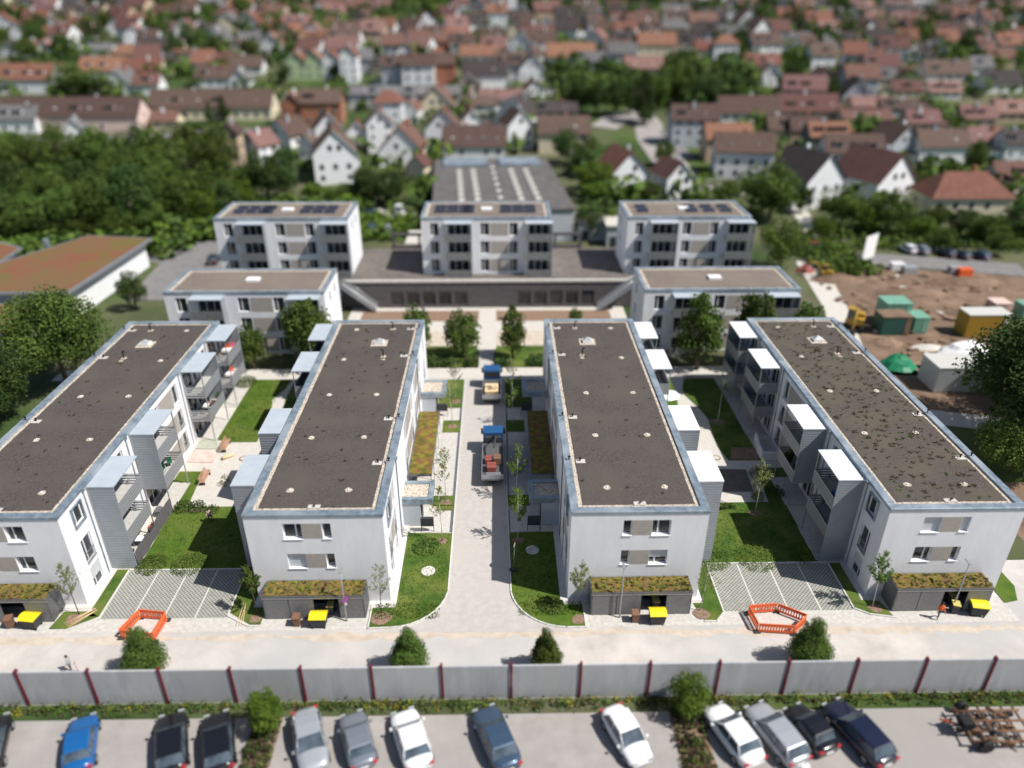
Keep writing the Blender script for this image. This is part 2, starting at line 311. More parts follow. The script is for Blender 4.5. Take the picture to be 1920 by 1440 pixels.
# ------------------------------------------------------------------ lawns
lawns = [
 ([(-10.97, 44.72)] + arc(-9.2, 49.4, 4.65, -88, -8, 8) + [(-4.72, 56.6), (-8.95, 56.7), (-8.95, 46.9), (-10.97, 46.9)], 'grass_dark'),
 ([(7.0, 44.55), (5.4, 44.55)] + arc(5.5, 49.2, 4.65, -92, -172, 8) + [(0.9, 56.6), (5.1, 56.7), (5.1, 47.0), (7.0, 47.0)], 'grass'),
 (rect(-9.4, -4.75, 80.9, 88.5), 'grass_dark'), (rect(-6.8, -4.75, 75.1, 77.8), 'grass_dark'), (rect(-6.9, -4.75, 60.9, 62.6), 'grass_dark'), (rect(-6.4, -4.75, 60.2, 61.0), 'grass_dark'),
 (rect(0.75, 5.4, 80.9, 88.5), 'grass_dark'), (rect(0.75, 3.0, 75.1, 77.8), 'grass_dark'), (rect(0.75, 3.0, 60.9, 62.6), 'grass_dark'),
 ([(-32.95, 73.9), (-31.0, 73.35), (-28.2, 73.35), (-28.4, 80.6), (-29.05, 83.3), (-28.9, 84.2), (-28.2, 86), (-27.9, 88.85), (-32.95, 88.85)], 'grass'),
 ([(-26.9, 76), (-27.0, 81), (-27.4, 83.3), (-27.4, 88.8), (-21.2, 88.8), (-21.2, 76)], 'grass_dark'),
 ([(-34.9, 65.55), (-34.9, 67.45), (-32.33, 67.42), (-31.8, 61.5), (-32.9, 61.5), (-32.92, 65.45)], 'grass'),
 (rect(-33.0, -21.2, 52.0, 61.15), 'grass'),
 (rect(-34.7, -33.7, 46.3, 52.0), 'grass_dark'),
 ([(-22.9, 51.9), (-22.9, 46.6), (-20.8, 45.2), (-19.95, 45.2), (-19.95, 47.1), (-21.1, 47.1), (-21.1, 51.9)], 'grass_dark'),
 ([(-37.2, 45.0), (-35.8, 45.0), (-33.8, 46.3), (-34.7, 46.9), (-36.9, 46.9)], 'grass_dark'),
 ([(24.95, 88.4), (24.05, 85.2), (24.1, 83.7), (25.1, 80.4), (25.55, 77.8), (25.25, 74.4), (25.1, 71.5), (25.55, 68.7), (29.2, 68.7), (29.2, 72.9), (29.1, 81.3), (29.0, 88.4)], 'grass_dark'),
 ([(17.4, 88.5), (23.1, 88.5), (23.0, 83.9), (22.4, 80), (21.6, 76.5), (21.0, 70), (20.0, 68.6), (17.4, 68.6)], 'grass'),
 ([(28.1, 67.1), (31.2, 67.15), (31.2, 65.2), (29.1, 65.2), (29.1, 61.0), (27.6, 61.0)], 'grass_dark'),
 (rect(17.4, 29.2, 52.0, 61.0), 'grass_dark'),
 ([(17.0, 45.1), (18.0, 45.0), (18.8, 46.0), (18.8, 51.8), (17.4, 51.8), (17.4, 47.0), (16.5, 47.0)], 'grass_dark'),
 ([(30.1, 51.8), (30.1, 46.4), (31.2, 45.5), (33.0, 45.3), (32.6, 47), (31.1, 47.1), (31.1, 51.8)], 'grass_dark'),
 ([(43.3, 46.6), (44.6, 46.9), (45.4, 48.6), (45.3, 51.0), (44.2, 53.5), (43.3, 54)], 'grass'),
 (rect(-12.5, -3.2, 92.1, 97.8), 'grass_dark'), (rect(-0.4, 8, 92.1, 97.8), 'grass_dark'),
 (rect(43.5, 50, 52, 88), 'meadow'),
]
for pts, m in lawns:
    patch('lawn', pts, 0.05, m, thick=0.07)
for x0, x1, y0, y1 in [(-6.9, -4.95, 77.85, 80.85), (-6.7, -4.95, 62.65, 75.05), (-7.7, -4.95, 56.8, 60.1), (0.95, 3.1, 77.85, 80.85), (0.95, 3.0, 62.65, 75.05), (0.95, 3.9, 56.8, 60.1)]:
    patch('paved_bay', rect(x0, x1, y0, y1), 0.012, 'slab')
# soil rings, dirt bed, sandpit
def blob(cx, cy, rx, ry, n=14, j=0.15, sd=0):
    q = random.Random(sd); return [(cx+rx*math.cos(2*math.pi*i/n)*(1+q.uniform(-j, j)), cy+ry*math.sin(2*math.pi*i/n)*(1+q.uniform(-j, j))) for i in range(n)]
for i, (x, y, rx, ry) in enumerate([(-10.0, 45.75, 0.85, 0.75), (-5.6, 55.4, 0.6, 0.45), (-5.6, 61.5, 0.6, 0.45), (-5.6, 76.4, 0.6, 0.5), (-5.5, 82.5, .6, .6), (1.7, 55.4, 0.6, 0.45), (16.9, 45.75, 0.7, 0.6), (-20.5, 45.8, 0.5, 0.5), (-35.6, 46.1, .8, .6), (25.6, 59.2, .7, .5), (26.5, 77, .9, .7), (6.5, 45.3, .55, .6), (-31.2, 60.6, 1.6, .35), (31.9, 46.2, .6, .5)]):
    patch('soil_ring', blob(x, y, rx, ry, sd=i), 0.058, 'soil')
patch('soil_bed', [(26.6, 71.2), (29.3, 71.1), (29.1, 68.8), (25.8, 68.8)], 0.058, 'soil')
patch('play_surface', [(23.5, 62.9), (26.6, 62.85), (27.0, 66.9), (21.2, 67.2), (21.2, 62.9)], 0.012, 'terrace')
# patios under the balcony towers
for x0, x1 in ((-35.2, -32.95), (17.1, 19.3), (29.1, 31.6), (-23.0, -20.8)):
    for y0, y1 in ((52.2, 56.9), (60.5, 65.3), (73.9, 78.3), (81.6, 86.6)):
        patch('patio', rect(x0, x1, y0, y1), 0.075, 'slab', thick=0.1)
for x0, x1 in ((-46.9, -34.85), (-21.1, -8.95), (5.15, 17.35), (31.2, 43.2)):
    patch('edging', rect(x0, x1, 47.3, 87.5), 0.03, 'kerb', thick=0.08)
# kerbs
def kerb(pts, w_=0.12, h=0.1):
    mb = MB()
    for a, b in zip(pts, pts[1:]):
        a, b = Vector(a), Vector(b); d = (b-a).normalized(); n = Vector((-d.y, d.x))*w_/2
        a = a-d*0.02; b = b+d*0.02
        mb.prism([a+n, a-n, b-n, b+n], -0.02, h, 'kerb')
    return mb.build('kerb')
for k_ in ([(-10.97, 44.6)] + arc(-9.3, 49.4, 4.75, -88, -8, 8) + [(-4.6, 88.6)], [(7.1, 44.45), (5.4, 44.45)] + arc(5.6, 49.2, 4.75, -92, -172, 8) + [(0.72, 62), (0.62, 88.6)],
           [(-22.95, 52), (-22.95, 46.2), (-20.85, 45.0), (-19.9, 45.0)], [(-33.6, 52), (-33.6, 46.0)], [(18.85, 52), (18.85, 45.9), (18.0, 44.9), (17.0, 44.95)], [(30.05, 52), (30.05, 46.2), (31.1, 45.5), (33.1, 45.1)],
           [(-33.6, 51.9), (-22.95, 51.9)], [(18.85, 51.9), (30.05, 51.9)], [(-10.98, 44.6), (-10.98, 47.2)], [(7.03, 44.5), (7.03, 47.2)]):
    tag(kerb(k_), kind='structure')
# parking bays
for x0, x1 in ((-33.5, -23.0), (18.9, 30.0)):
    mb = MB(); mb.poly([(x0, 46.05, 0.012), (x1, 46.05, 0.012), (x1, 51.8, 0.012), (x0, 51.8, 0.012)], 'grass_paver')
    for k in range(1, 4):
        x = x0+(x1-x0)*k/4; mb.poly([(x-.06, 46.05, 0.017), (x+.06, 46.05, 0.017), (x+.06, 51.8, 0.017), (x-.06, 51.8, 0.017)], 'kerb')
    tag(mb.build('parking_pavement'), kind='structure')
# drain slots beside the paved bays
for x in (-4.82, 0.85):
    for y0, y1 in ((77.85, 80.85), (62.65, 75.05), (56.8, 60.1)):
        mb = MB(); mb.box(x-.07, x+.07, y0, y1, 0, 0.05, 'zinc_dark'); tag(mb.build('pavement_drain'), kind='structure')
# manhole covers
def manhole(x, y, r, z, m1, m2, label):
    e = MB(); e.cyl(0, 0, 0, 0.012, r, m1, 28); e.cyl(0, 0, 0.012, 0.018, r*0.68, m2, 28)
    o = e.build('manhole_cover', loc=(x, y, z)); tag(o, label, 'manhole cover')
manhole(-6.55, 51.36, 0.62, 0.05, 'kerb', 'slab', 'round pale manhole cover in the sunlit lawn left of the lane')
manhole(2.98, 54.02, 0.62, 0.05, 'kerb', 'slab', 'round pale manhole cover in the shaded lawn right of the lane')
manhole(-28.72, 69.95, 0.5, 0.0, 'soil', 'plaza', 'round manhole with brown ring on the plaza near the log')
manhole(24.35, 69.25, 0.5, 0.0, 'soil', 'plaza', 'round manhole with brown ring on the curved path')

# ------------------------------------------------------------------ facade with openings
def facade(mb, P0, U, N_, W, z0, z1, holes, dep, m):
    P0, U, N_ = Vector(P0), Vector(U), Vector(N_)
    us = sorted({0, W, *[h[0] for h in holes], *[h[1] for h in holes]}); zs = sorted({z0, z1, *[h[2] for h in holes], *[h[3] for h in holes]})
    pt = lambda u, z, d=0: tuple(P0 + U*u + Vector((0, 0, z)) - N_*d)
    for ua, ub in zip(us, us[1:]):
        for za, zb in zip(zs, zs[1:]):
            cu, cz_ = (ua+ub)/2, (za+zb)/2
            if any(h[0] < cu < h[1] and h[2] < cz_ < h[3] for h in holes): continue
            mb.poly([pt(ua, za), pt(ub, za), pt(ub, zb), pt(ua, zb)], m)
    for a, b, c, d in [h[:4] for h in holes]:
        mb.poly([pt(a, c), pt(b, c), pt(b, c, dep), pt(a, c, dep)], m); mb.poly([pt(a, d, dep), pt(b, d, dep), pt(b, d), pt(a, d)], m)
        mb.poly([pt(a, c, dep), pt(a, d, dep), pt(a, d), pt(a, c)], m); mb.poly([pt(b, c), pt(b, d), pt(b, d, dep), pt(b, c, dep)], m)
def obox(mb, P0, U, N_, u0_, u1_, z0, z1, d0, d1, m):
    """box in facade coordinates; d = distance behind the face (negative = proud)"""
    P0, U, N_ = Vector(P0), Vector(U), Vector(N_); a = P0+U*u0_-N_*d0; b = P0+U*u1_-N_*d1
    mb.box(a.x, b.x, a.y, b.y, z0, z1, m)
def window(P0, U, N_, h, parent, dep=0.16, kind='w', mull=None, sill=True, frame_m='white_frame', proud=False, name='window'):
    a, b, c, d = h[:4]; mb = MB(); t = 0.07
    P = (P0, U, N_)
    obox(mb, *P, a, a+t, c, d, dep-.05, dep+.03, frame_m); obox(mb, *P, b-t, b, c, d, dep-.05, dep+.03, frame_m)
    obox(mb, *P, a+t, b-t, c, c+t, dep-.048, dep+.03, frame_m); obox(mb, *P, a+t, b-t, d-t, d, dep-.048, dep+.03, frame_m)
    ms = mull if mull is not None else ([0.35] if b-a > 1.2 else [])
    for q in ms:
        x = a+(b-a)*q; obox(mb, *P, x-.06, x+.06, c+t, d-t, dep-.045, dep+.03, frame_m)
    if proud:
        for q in ((a-.14, a, c-.14, d+.14), (b, b+.14, c-.14, d+.14), (a, b, c-.14, c), (a, b, d, d+.14)):
            obox(mb, *P, *q, -.12, 0.05, 'zinc')
    o = mb.build(name, parent)
    if kind != 's':
        g = MB(); obox(g, *P, a+t, b-t, c+t, d-t, dep, dep+.02, 'glass'); g.build('pane', o)
    if kind in 'sh':
        zb = c+t if kind == 's' else c+(d-c)*0.42
        g = MB(); obox(g, *P, a+t*.5, b-t*.5, zb, d-.01, dep-.09, dep-.055, 'blind'); g.build('roller_blind', o)
    if kind == 'f':
        g = MB()
        for k in range(9):
            x = a+.08+(b-a-.16)*k/8; obox(g, *P, x-.012, x+.012, c+.1, c+.95, -.03, -.01, 'steel')
        obox(g, *P, a, b, c+.95, c+1.0, -.04, 0.0, 'steel'); g.build('railing', o)
    if sill and not proud:
        g = MB(); obox(g, *P, a-.04, b+.04, c-.05, c+.005, -.07, dep-.055, 'white_frame' if kind != 'f' else 'steel'); g.build('sill', o)
    return o

# ------------------------------------------------------------------ the four long apartment blocks
H = 9.4
def tower(parent, xo, s, y0, y1, panel, panel_low, roofm, idx):
    """balcony tower on the face x=xo; s=+1 outwards to +x"""
    X = lambda d: xo+s*d
    fr = MB(); D = 2.25
    for yy in (y0+.04, y1-.04):
        for dd in (0.08, D):
            fr.box(X(dd)-.045, X(dd)+.045, yy-.045, yy+.045, 0.07, 9.0, 'steel')
    for zf in (3.0, 6.05):
        fr.box(X(0.08), X(D), y0+.01, y1-.01, zf-.34, zf-.20, 'steel')
    t = fr.build('balcony_tower', parent)
    g = MB(); g.box(X(0.0), X(D+.14), y0-.08, y1+.08, 8.98, 9.10, roofm)
    g.build('roof', t)
    g = MB(); g.box(X(-0.06), X(0.10), y0-.05, y1+.05, 9.105, 9.19, 'zinc'); g.build('gutter', t)
    for zf in (3.0, 6.05):
        g = MB(); g.box(X(0.02), X(D-.05), y0+.09, y1-.09, zf-.19, zf, 'balcony_floor'); g.build('floor_slab', t)
        g = MB()
        def slats(x0, x1, ya, yb):
            for k in range(5):
                z = zf-.30+k*0.275; g.box(x0, x1, ya, yb, z, z+.175, 'rail_metal')
            g.box(x0-.02, x1+.02, ya-.02, yb+.02, zf+1.05, zf+1.10, 'steel')
            if abs(x1-x0) < .1: xm = min(x0, x1) if s > 0 else max(x0, x1); g.box(xm-.012*s-.004, xm-.012*s+.004, ya, yb, zf-.26, zf+.95, 'zinc_dark')
        slats(X(D+.05), X(D+.09), y0+.0, y1-.0)
        if panel == 'front': slats(X(.05), X(D), y1+.01, y1+.04)
        else: slats(X(.05), X(D), y0-.04, y0-.01)
        g.build('railing', t)
    yp = y0 if panel == 'front' else y1
    g = MB(); g.box(X(0.16), X(D+.10), yp-.05, yp+.05, panel_low, 8.96, 'panel_metal')
    g.build('side_panel', t)
    # glazed doors behind
    return t
def block(x_bal, s, name_label, cat_label, seed, soil, kinds, two_doors=True):
    """x_bal: X of the balcony face; s: +1 if that face looks to +x. building lies on the other side"""
    q = random.Random(seed); W = 11.2; Y0, Y1 = 47.72, 87.05
    xe = x_bal - s*W                                     # entrance face
    xa, xb = min(x_bal, xe), max(x_bal, xe)
    root = empty('apartment_block', ((xa+xb)/2, Y0, 0)); tag(root, name_label, 'apartment building', 'long apartment blocks with roof gravel')
    ox, oy = (xa+xb)/2, Y0
    # children in local coordinates: build everything relative to (ox, oy)
    xbl, xel = x_bal-ox, xe-ox; LY = Y1-Y0
    fx = lambda l: xel+s*l                              # distance from the entrance face
    wall = MB()
    # front face: u runs from the entrance side
    PF, UF, NF = (xel, 0, 0), (s, 0, 0), (0, -1, 0)
    small, pan, big = (4.28, 5.0), (5.0, 6.66), (6.66, 8.18)
    hf = [(small[0], small[1], 6.93, 8.47), (big[0], big[1], 6.90, 8.47), (small[0], small[1], 3.82, 5.34), (big[0], big[1], 3.80, 5.35)]
    facade(wall, PF, UF, NF, W, 0, H-.1, hf, 0.30, 'render')
    PB, UB, NB = (xbl, 0, 0), (0, 1, 0), (s, 0, 0)
    hb = [(1.75, 3.2, 6.88, 8.6, 'w', True), (1.7, 3.2, 3.0, 5.42, 'f', False), (1.7, 3.2, 0.25, 2.42, 'h', False)]
    for z0, z1 in ((6.3, 8.5), (3.3, 5.4), (0.6, 2.6)):
        hb += [(18.3, 19.4, z0, z1, 'w', False), (22.95, 24.3, z0, z1, 'f' if z0 < 6 else 'w', False)]
        hb += [(10.1, 11.1, z0+.5, z1, 'w', False), (32.2, 33.4, z0+.5, z1, 'w', False)]
    for ya in (4.5, 12.9, 25.9, 34.1):
        for zf in (0.1, 3.02, 6.07):
            hb += [(ya+.5, ya+2.7, zf, zf+2.3, 'd', False), (ya+3.1, ya+4.1, zf, zf+2.3, 'd', False)]
    facade(wall, PB, UB, NB, LY, 0, H-.1, hb, 0.22, 'render')
    PE, UE, NE = (xel, 0, 0), (0, 1, 0), (-s, 0, 0)
    he = [(1.85, 3.15, 6.7, 8.55, 'w', True), (1.85, 3.15, 3.0, 5.3, 'f', False), (1.85, 3.15, .7, 2.5, 'w', False)]
    for ya, yb in ((5.1, 6.1), (14.9, 16.1), (21.0, 22.2), (24.3, 25.4), (30.0, 31.2), (35.2, 36.4)):
        for z0, z1 in ((6.1, 8.5), (3.0, 5.5), (0.6, 2.4)):
            if (yb > 9.5 and z0 < 1 and yb < 13.6) or (30.5 < yb < 35 and z0 < 1): continue
            he.append((ya, yb, z0, z1, 'f' if z0 < 4 and z0 > 1 else 'w', False))
    facade(wall, PE, UE, NE, LY, 0, H-.1, he, 0.22, 'render')
    facade(wall, (xbl, LY, 0), (-s, 0, 0), (0, 1, 0), W, 0, H-.1, [], 0.2, 'render')
    wall.build('wall', root)
    k = 0
    for h in hf:
        window(PF, UF, NF, h, root, 0.30, kinds[k], [0.34] if h[1]-h[0] > 1 else None); k += 1
    for h in hb:
        kd = h[4]; mu = [0.5] if (h[1]-h[0] > 1.9) else None
        window(PB, UB, NB, h, root, 0.18, 'w' if kd == 'd' else kd, mu, sill=(kd != 'd'), proud=h[5])
    for h in he:
        window(PE, UE, NE, h, root, 0.18, h[4], proud=h[5])
    for z0, z1 in ((6.93, 8.47), (3.83, 5.34)):
        g = MB(); obox(g, PF, UF, NF, pan[0]+.02, pan[1]-.02, z0, z1, -.006, .01, 'beige'); g.build('beige_panel', root)
    for z0, z1 in ((6.3, 8.5), (3.3, 5.4), (0.6, 2.6)):
        g = MB(); obox(g, PB, UB, NB, 19.5, 22.85, z0, z1, -.006, .01, 'beige'); g.build('beige_panel', root)
        for a, b in ((16.3, 20.8), (25.6, 29.8), (3.3, 4.9)):
            if z0 < 1: continue
            g = MB(); obox(g, PE, UE, NE, a, b, z0+.0, z1, -.006, .01, 'beige'); g.build('beige_panel', root)
    for P, U, N_, ys_ in ((PE, UE, NE, (8.35, 28.3)), (PB, UB, NB, (3.95, 12.1, 25.2, 33.5))):
        for y in ys_:
            g = MB(); obox(g, P, U, N_, y-.045, y+.045, 0.05, 9.2, -.10, -.01, 'zinc_dark' if P is PE else 'zinc'); obox(g, P, U, N_, y-.13, y+.13, 9.0, 9.28, -.20, -.01, 'zinc'); g.build('downpipe', root)
    # roof: coping, gravel border, substrate
    cp = 0.62; e = 0.06; xl, xr = min(xbl, xel), max(xbl, xel)
    g = MB()
    g.box(xl-e, xr+e, -e, cp, H-.28, H, 'zinc'); g.box(xl-e, xr+e, LY-cp, LY+e, H-.28, H, 'zinc')
    g.box(xl-e, xl+cp, cp, LY-cp, H-.28, H-.003, 'zinc'); g.box(xr-cp, xr+e, cp, LY-cp, H-.28, H-.003, 'zinc')
    cpo = g.build('coping', root)
    bv = cpo.modifiers.new('b', 'BEVEL'); bv.width = 0.02; bv.segments = 1
    g = MB(); g.box(xl+cp-.02, xr-cp+.02, cp-.02, LY-cp+.02, H-.4, H-.17, 'gravel'); g.build('gravel_border', root)
    g = MB()
    # wobbly inner edge of the planting layer
    i0, i1, j0, j1 = xl+.98, xr-.98, 1.05, LY-.95; pts = []
    for (x0, y0), (x1, y1) in (((i0, j0), (i1, j0)), ((i1, j0), (i1, j1)), ((i1, j1), (i0, j1)), ((i0, j1), (i0, j0))):
        n = int(max(abs(x1-x0), abs(y1-y0))/.35)
        for t in range(n): pts.append((x0+(x1-x0)*t/n+q.uniform(-.025, .025), y0+(y1-y0)*t/n+q.uniform(-.025, .025)))
    g.prism(pts, H-.2, H-.13, soil); sub = g.build('planted_roof', root)
    zr = H-.13
    # gravel discs with vent caps
    for l, y in ((3.3, 3.4), (8.2, 3.4), (3.3, 11.7), (8.2, 11.7), (3.3, 20.0), (8.2, 20.0), (8.2, 28.3), (3.75, 28.3), (8.1, 36.6)):
        g = MB(); cx = fx(l)
        if y == 28.3 and l < 4: g.prism(blob(cx, y, .26, .2, 10, .25, seed+int(y)), zr-.02, zr+.02, 'gravel'); g.build('gravel_spot', root); continue
        g.prism(blob(cx, y, .30, .32, 12, .16, seed+int(y*3+l)), zr-.02, zr+.03, 'gravel'); g.cyl(cx, y, zr, zr+.13, .07, 'white_frame', 8); g.build('roof_vent', root)
    for l, y in ((3.65, 36.75), (3.8, 29.0)):
        cx = fx(l); g = MB(); g.prism(blob(cx, y, .36, .34, 12, .15, seed+int(y)), zr-.02, zr+.03, 'gravel'); g.tube([(cx, y, zr), (cx, y, zr+.85), (cx+.14*s, y-.05, zr+.97), (cx+.3*s, y-.1, zr+.9)], .075, 'black_pipe', 8); g.build('vent_pipe', root)
    for l, y in ((1.45, 36.8), (1.45, 29.2), (1.45, 15.1), (1.45, 7.4)):
        cx = fx(l); g = MB(); g.box(cx-.42, cx+.42, y-.33, y+.27, zr-.02, zr+.035, 'slab'); g.cyl(cx-.05*s, y+.05, zr, zr+.28, .07, 'black_pipe', 8); g.cyl(cx-.05*s, y+.05, zr+.28, zr+.34, .11, 'black_pipe', 8)
        g.build('overflow_outlet', root)
        cx = fx(.42); g = MB(); g.box(cx-.22, cx+.22, y-.16, y+.12, H-.002, H+.035, 'zinc'); g.cyl(cx, y+.06, H, H+.3, .06, 'black_pipe', 8); g.cyl(cx, y+.06, H+.3, H+.38, .12, 'black_pipe', 8); g.build('overflow_pipe', root)
    cx = fx(5.7); g = MB(); g.box(cx-.5, cx+.5, .95, 1.4, zr-.02, zr+.035, 'slab'); g.tube([(cx, 1.15, zr), (cx, 1.15, zr+.2), (cx+.1, 1.05, zr+.28)], .07, 'black_pipe', 8); g.build('overflow_outlet', root)
    # skylight
    cx, cy = fx(4.75), 32.6; g = MB(); g.box(cx-.95, cx+.95, cy-.85, cy+.85, zr-.02, zr+.04, 'gravel'); g.box(cx-.55, cx+.55, cy-.5, cy+.5, zr, zr+.32, 'white')
    k_ = g.build('skylight', root)
    g = MB(); b4 = [(cx-.5, cy-.45, zr+.33), (cx+.5, cy-.45, zr+.33), (cx+.5, cy+.45, zr+.33), (cx-.5, cy+.45, zr+.33)]; ap = (cx, cy, zr+.72)
    for a in range(4): g.poly([b4[a], b4[(a+1) % 4], ap], 'lens')
    g.poly(b4, 'lens'); g.build('glass_pyramid', k_)
    # balcony towers (local)
    for idx, (ya, yb, pn, pl) in enumerate(((4.5, 9.1, 'front', 0.1), (12.9, 17.5, 'front', 2.75), (25.9, 30.7, 'back', 2.75), (34.1, 38.8, 'back', 2.75))):
        tower(root, xbl, s, ya, yb, pn, pl, 'roof_sheet' if seed < 3 else 'roof_sheet_white', idx)
    # entrance porches on the entrance face
    for ya, yb in ((10.05, 13.15), (31.1, 34.75)):
        o_ = -s; XX = lambda d: xel+o_*d
        g = MB(); g.box(XX(0.0), XX(1.72), ya+.08, yb-.25, 0.03, 2.62, 'w_grey'); po = g.build('entrance_porch', root)
        g = MB()
        for q_ in ((0, 2.95, ya, ya+.45), (0, 2.95, yb-.45, yb), (2.5, 2.95, ya+.45, yb-.45)):
            g.box(XX(q_[0]), XX(q_[1]), q_[2], q_[3], 2.63, 3.22, 'zinc')
        g.box(XX(0), XX(2.5), ya+.45, yb-.45, 2.64, 3.02, 'w_grey'); g.build('roof_edge', po)
        g = MB(); g.box(XX(.02), XX(2.52), ya+.44, yb-.44, 3.02, 3.08, 'gravel'); g.build('gravel_roof', po)
        g = MB(); g.box(XX(1.73), XX(1.79), ya+.6, ya+1.7, 0.05, 2.2, 'anthracite'); g.build('door', po)
    # plants on the roof
    g = MB(); n = {'roof_soil': 45, 'roof_soil_green': 420}[soil]
    if seed in (3,): n = 22
    for i in range(n):
        x, y = q.uniform(i0+.3, i1-.3), q.uniform(j0+.3, j1-.3)
        if abs(x-fx(4.75)) < 1.2 and abs(y-32.6) < 1.1: continue
        r = q.uniform(.10, .26)*(.95 if soil != 'roof_soil' else .9)
        mm = q.choice(['weed', 'weed', 'weed', 'weed', 'leaf_red', 'leaf_mid']) if soil != 'roof_soil' else q.choice(['leaf_dark', 'weed', 'leaf_red'])
        for _ in range(11):
            a = q.uniform(0, 6.28); l = r*q.uniform(.6, 1.3); dx, dy = math.cos(a)*l, math.sin(a)*l; w2 = .018
            g.poly([(x-dy*w2/l, y+dx*w2/l, zr), (x+dy*w2/l, y-dx*w2/l, zr), (x+dx+dy*w2/l, y+dy-dx*w2/l, zr+r*q.uniform(.3, .9)), (x+dx-dy*w2/l, y+dy+dx*w2/l, zr+r*q.uniform(.3, .9))], mm)
    o = g.build('roof_plants', root); o['kind'] = 'stuff'
    return root
B1 = block(-35.32, 1, 'long white apartment block at the far left, balconies toward the left courtyard', '', 1, 'roof_soil', 'wwww')
B2 = block(-20.66, -1, 'long white apartment block just left of the paved lane with the parked trucks', '', 2, 'roof_soil', 'wwws')
B3 = block(16.96, 1, 'long white apartment block just right of the paved lane, cleanest dark roof', '', 3, 'roof_soil', 'wwwh')
B4 = block(31.72, -1, 'long white apartment block at the right edge with weedy roof', '', 4, 'roof_soil_green', 'ssww')

# ------------------------------------------------------------------ bin stores with planted roofs
def bin_store(x0, x1, label, sd):
    root = empty('bin_store', ((x0+x1)/2, 45.75, 0)); tag(root, label, 'bin store', 'bin stores with planted roofs')
    w_ = (x1-x0)/2; D = 1.93
    g = MB(); g.box(-w_, w_, 0, D-.01, 2.32, 2.52, 'grey_metal'); ro = g.build('roof', root)
    g = MB(); q = random.Random(sd); n = 26; m_ = 6
    pts = [[(-w_+.08+(2*w_-.16)*i/n, .08+(D-.2)*j/m_, 2.525+q.uniform(.01, .10)) for i in range(n+1)] for j in range(m_+1)]
    for j in range(m_):
        for i in range(n): g.poly([pts[j][i], pts[j][i+1], pts[j+1][i+1], pts[j+1][i]], 'sedum_front', True)
    for _ in range(170):
        x, y = q.uniform(-w_+.1, w_-.1), q.uniform(.1, D-.2); r = q.uniform(.05, .14); mm = q.choice(['leaf_mid', 'leaf_yellow', 'leaf_red', 'leaf_pale', 'leaf_bright'])
        for _k in range(3):
            a = q.uniform(0, 6.28); dx, dy = math.cos(a)*r, math.sin(a)*r; g.poly([(x-dy, y+dx, 2.6), (x+dx, y+dy, 2.6+r), (x+dy, y-dx, 2.64)], mm)
    g.build('planting', ro)
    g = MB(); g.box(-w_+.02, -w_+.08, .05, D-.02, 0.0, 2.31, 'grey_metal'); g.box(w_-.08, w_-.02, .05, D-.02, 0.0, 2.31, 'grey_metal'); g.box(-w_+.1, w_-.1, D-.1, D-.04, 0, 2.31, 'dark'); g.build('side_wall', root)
    a = -w_+.08; b = w_-.08; seg = (b-a)/4
    for k in range(4):
        if k == 2: continue
        g = MB(); g.box(a+seg*k+.03, a+seg*(k+1)-.03, .04, .09, .08, 2.25, 'mesh_door'); do = g.build('sliding_door', root)
    g = MB(); g.box(-w_, w_, .0, .07, 2.24, 2.31, 'steel')
    for k in range(5): g.box(a+seg*k-.025, a+seg*k+.025, .1, .15, 0, 2.23, 'dark')
    g.build('frame', root)
    return root
bin_store(-44.9, -37.15, 'dark metal bin store at the far left, behind a yellow-lidded container', 11)
bin_store(-19.68, -11.28, 'dark metal bin store with brightest yellow flowering roof, left of the lane', 12)
bin_store(7.5, 15.93, 'dark metal bin store with browner planted roof, just right of the lane', 13)
bin_store(33.05, 41.2, 'dark metal bin store before the weedy-roofed block, right edge', 14)

# ------------------------------------------------------------------ bicycle shelters
def bike_shelter(xw, s, label, shade):
    root = empty('bicycle_shelter', (xw, 62.2, 0)); tag(root, label, 'bicycle shelter', 'bicycle shelters with moss roofs')
    g = MB(); g.box(s*.08, s*2.5, 0, 12.8, 2.78, 2.95, 'zinc_dark'); ro = g.build('roof', root)
    g = MB(); q = random.Random(5); n, m_ = 5, 26
    pts = [[(s*(.14+2.3*i/n), .06+12.68*j/m_, 2.955+q.uniform(0, .05)) for i in range(n+1)] for j in range(m_+1)]
    for j in range(m_):
        for i in range(n): g.poly([pts[j][i], pts[j][i+1], pts[j+1][i+1], pts[j+1][i]], 'sedum', True)
    g.build('planting', ro)
    for y in (.1, 3.25, 6.4, 9.55, 12.7):
        g = MB(); g.box(s*2.38, s*2.45, y-.035, y+.035, 0, 2.78, 'steel'); g.build('post', root)
        g = MB(); g.box(s*.1, s*.17, y-.035, y+.035, 0, 2.78, 'steel'); g.build('post', root)
    g = MB(); g.box(s*.06, s*.075, 0, 12.8, 0.03, 1.3, 'zinc_dark'); g.build('back_panel', root)
bike_shelter(-9.43, 1, 'bicycle shelter with sunlit olive moss roof left of the lane', 0)
bike_shelter(5.68, -1, 'bicycle shelter with shaded dark moss roof right of the lane', 1)
